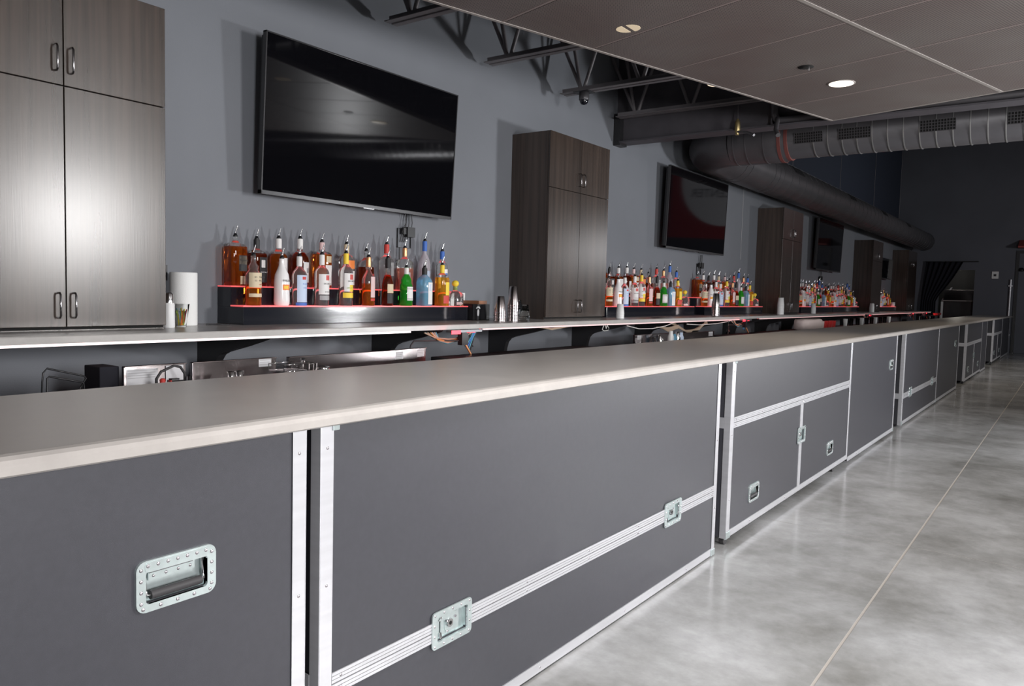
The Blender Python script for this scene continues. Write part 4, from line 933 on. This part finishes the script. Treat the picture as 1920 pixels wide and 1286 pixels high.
# ducts
du = thing('long_duct', 'big round grey duct running along the wall to the far end', 'duct', (-2.3, 9, 3.15), 'round spiral ducts')
path = []; zc = 3.16
for k in range(9):
    a = math.radians(90 - 90 * k / 8); path.append((-1.85 - .45 * math.cos(a), 9.25 - .45 * math.sin(a), zc))
path += [(-2.30, 9.6, zc), (-2.30, 25.6, zc + .02)]
MB().tube(path, .262, 32).build('duct_shell', ductm, du)
for yy in (9.8, 10.0, 10.9, 11.1): MB().tube([(-2.30, yy - .008, zc), (-2.30, yy + .008, zc)], .268, 32).build('joint_ring', ductm, du)
for yy in [11.3 + .36 * k for k in range(39)]:
    MB().tube([(-2.30, yy - .012, zc + .0005 * yy), (-2.30, yy + .012, zc + .0005 * yy)], .2665, 32).build('spiral_seam', ductm, du)
for yy in (12.1, 15.6, 18.6, 21.6):
    m = MB(); a = math.radians(35)
    for k in range(7): m.box(.266, .272, -.22 + .066 * k, -.20 + .066 * k, -.05, .05)
    for k in range(3): m.box(.266, .273, -.22, .2, -.05 + .045 * k, -.044 + .045 * k)
    m.box(.262, .2665, -.24, .22, -.06, .06)
    Rm = Matrix.Rotation(-a, 3, 'Y'); m.v = [tuple(Rm @ Vector(q) + Vector((-2.30, yy, zc + .0008 * (yy - 9)))) for q in m.v]
    m.build('grille', steelb, du)
MB().tube([(-2.30, 25.6, zc + .02), (-2.30, 25.64, zc + .02)], .268, 32).build('end_cap', steelb, du)
d2 = thing('cross_duct', 'round spiral duct with grilles crossing behind the girder to the right', 'duct', (0, 8.8, 3.15), 'round spiral ducts')
MB().tube([(-1.86, 8.8, zc), (-1.5, 8.8, zc), (-1.28, 8.8, zc - .005), (-1.2, 8.8, zc), (11.6, 8.8, zc)], [.262, .262, .262, .232, .232], 32).build('duct_shell', ductm, d2)
for k, x in enumerate([-1.80, -1.66, -1.46]): MB().tube([(x - .006, 8.8, zc), (x + .006, 8.8, zc)], .267, 32).build('spiral_seam', ductm, d2)
for x in (-1.29, -1.22): MB().tube([(x - .018, 8.8, zc), (x + .018, 8.8, zc)], .268 if x < -1.25 else .25, 32).build('red_clamp', mat('faded_red', (.14, .045, .04), .5) if x < -1.25 else MATS['faded_red'], d2)
for k in range(36):
    x = -.93 + .145 * k
    MB().tube([(x - .005, 8.8, zc), (x + .005, 8.8, zc)], .2375, 32).build('spiral_seam', ductl, d2)
for x0, x1 in ((-1.12, -.83), (-.67, -.36), (.09, .40), (.82, 1.13), (1.56, 1.87), (2.3, 2.61)):
    m = MB(); w_ = x1 - x0
    m.box(x0, x1, -.2385, -.232, -.055, .055)
    m2 = MB(); n = 12
    for k in range(n + 1): m2.box(x0 + w_ * k / n - .003, x0 + w_ * k / n + .003, -.243, -.2385, -.055, .055)
    for k in range(5): m2.box(x0, x1, -.243, -.2385, -.055 + .0275 * k - .003, -.055 + .0275 * k + .003)
    Rm = Matrix.Rotation(math.radians(14), 3, 'X')
    for q in (m, m2): q.v = [tuple(Rm @ Vector((v_[0], v_[1], v_[2])) + Vector((0, 8.8, zc))) for v_ in q.v]
    e = m.build('grille', gapm, d2); m2.build('grille_bars', ductm, e)
for y in (12.5, 15.5, 18.5, 21.5):
    tag(MB().tube([(-2.3, y, zc + .27), (-2.3, y, 6.2)], .004, 6).build('hanger_wire', steelm), 'thin duct hanger wire, %s along the wall duct' % ordn[int((y - 12.5) / 3)], 'wire', 'duct hanger wires')

# ---------------------------------------------------------------- the hung ceiling cloud of perforated panels
ZC = 2.98; P0 = Vector((-.428, 7.332, ZC)); av = Vector((.2706, .9627, 0)); bv = Vector((.9627, -.2706, 0))
cl = thing('ceiling_cloud', 'hung taupe ceiling raft of perforated metal panels at upper right', 'ceiling raft', tuple(P0))
th_ = math.atan2(bv.y, bv.x)
def local(mb):   # raft axes: x along b, y along a
    return mb
cl.rotation_euler = (0, 0, th_); OFF[cl.name] = Vector((0, 0, 0))
pw, pd = 1.365, .745; NC, NR = 4, 11
for i in range(NC):
    for j in range(NR):
        x0, x1 = i * pw + .012, (i + 1) * pw - .012; y1, y0 = -j * pd - .015, -(j + 1) * pd + .015
        if (i, j) == (0, 1):    # panel with the round lamp opening
            pass
        MB().box(x0, x1, y0, y1, 0, .02).build('panel', perf, cl)
m = MB()
for j in range(1, NR): MB().box(.012, NC * pw, -j * pd - .010, -j * pd + .008, -.001, .03).build('cross_rib', ribm, cl)
for i in range(1, NC): MB().box(i * pw - .012, i * pw + .012, -NR * pd, 0, -.003, .03).build('main_rib', trimm, cl)
MB().box(-.012, .012, -NR * pd, .004, -.003, .045).build('edge_trim', trimm, cl)
MB().box(-.012, NC * pw, -.004, .010, -.003, .045).build('edge_trim', trimm, cl)
MB().box(NC * pw - .012, NC * pw + .012, -NR * pd, .004, -.003, .045).build('edge_trim', trimm, cl)
MB().box(-.012, NC * pw, -NR * pd - .004, -NR * pd + .01, -.003, .045).build('edge_trim', trimm, cl)
for i in range(NC + 1):
    for j in (1, 5, 9):
        MB().tube([(max(.03, i * pw - .02), -j * pd, .03), (max(.03, i * pw - .02), -j * pd, 1.03)], .004, 6).build('hanger_rod', steelm, cl)
t = thing('downlight', 'lit round downlight recessed in the ceiling raft', 'ceiling light', (-.066, 6.12, ZC), 'round ceiling lights')
MB().lathe([(.088, -.004), (.098, -.003), (.098, .0), (.088, .001)], 32, (-.066, 6.12, ZC - .0005), caps=False).build('trim_ring', trimm, t)
MB().lathe([(.0, -.006), (.086, -.006), (.086, -.0015), (.0, -.001)], 32, (-.066, 6.12, ZC)).build('lens', lampm, t)
t = thing('sprinkler_hole', 'small dark sprinkler cutout with bright pin in the ceiling raft', 'sprinkler', (-.172, 5.575, ZC))
MB().lathe([(.0, -.003), (.052, -.003), (.052, -.0005), (0, -.0005)], 24, (-.172, 5.575, ZC)).build('cutout', gapm, t)
MB().tube([(-.15, 5.57, ZC - .003), (-.15, 5.57, ZC - .03)], .004, 8).build('pin', chrome, t)
t = thing('high_downlight', 'round lamp above raft edge, half hidden behind it', 'ceiling light', (-1.30, 6.88, 3.3), 'round ceiling lights')
MB().lathe([(.0, 3.30), (.095, 3.30), (.10, 3.31), (.10, 3.42), (0, 3.42)], 28, (-1.30, 6.80, 0)).build('housing', steelb, t)
MB().lathe([(.0, 3.296), (.088, 3.296), (.088, 3.2995), (0, 3.2995)], 28, (-1.30, 6.80, 0)).build('lens', haloem, t)
MB().tube([(-1.30, 6.80, 3.42), (-1.30, 6.80, 4.02)], .01, 8).build('stem', steelb, t)
t = thing('split_lamp', 'faint pair of half-round lamp glows in the ceiling raft', 'ceiling light', (-.848, 4.24, ZC))
for s in (-1, 1):
    pts = [(-.848 + s * .014 + s * .062 * math.cos(a), 4.24 + .06 * math.sin(a)) for a in [math.pi * (k / 12 - .5) for k in range(13)]]
    if s < 0: pts = pts[::-1]
    MB().prism(pts, 'z', ZC - .002, ZC - .0005).build('glow', mat('lamp_glow_faint', (.5, .42, .3), .4, emit=(1, .8, .55), es=.35) if s < 0 else MATS['lamp_glow_faint'], t)
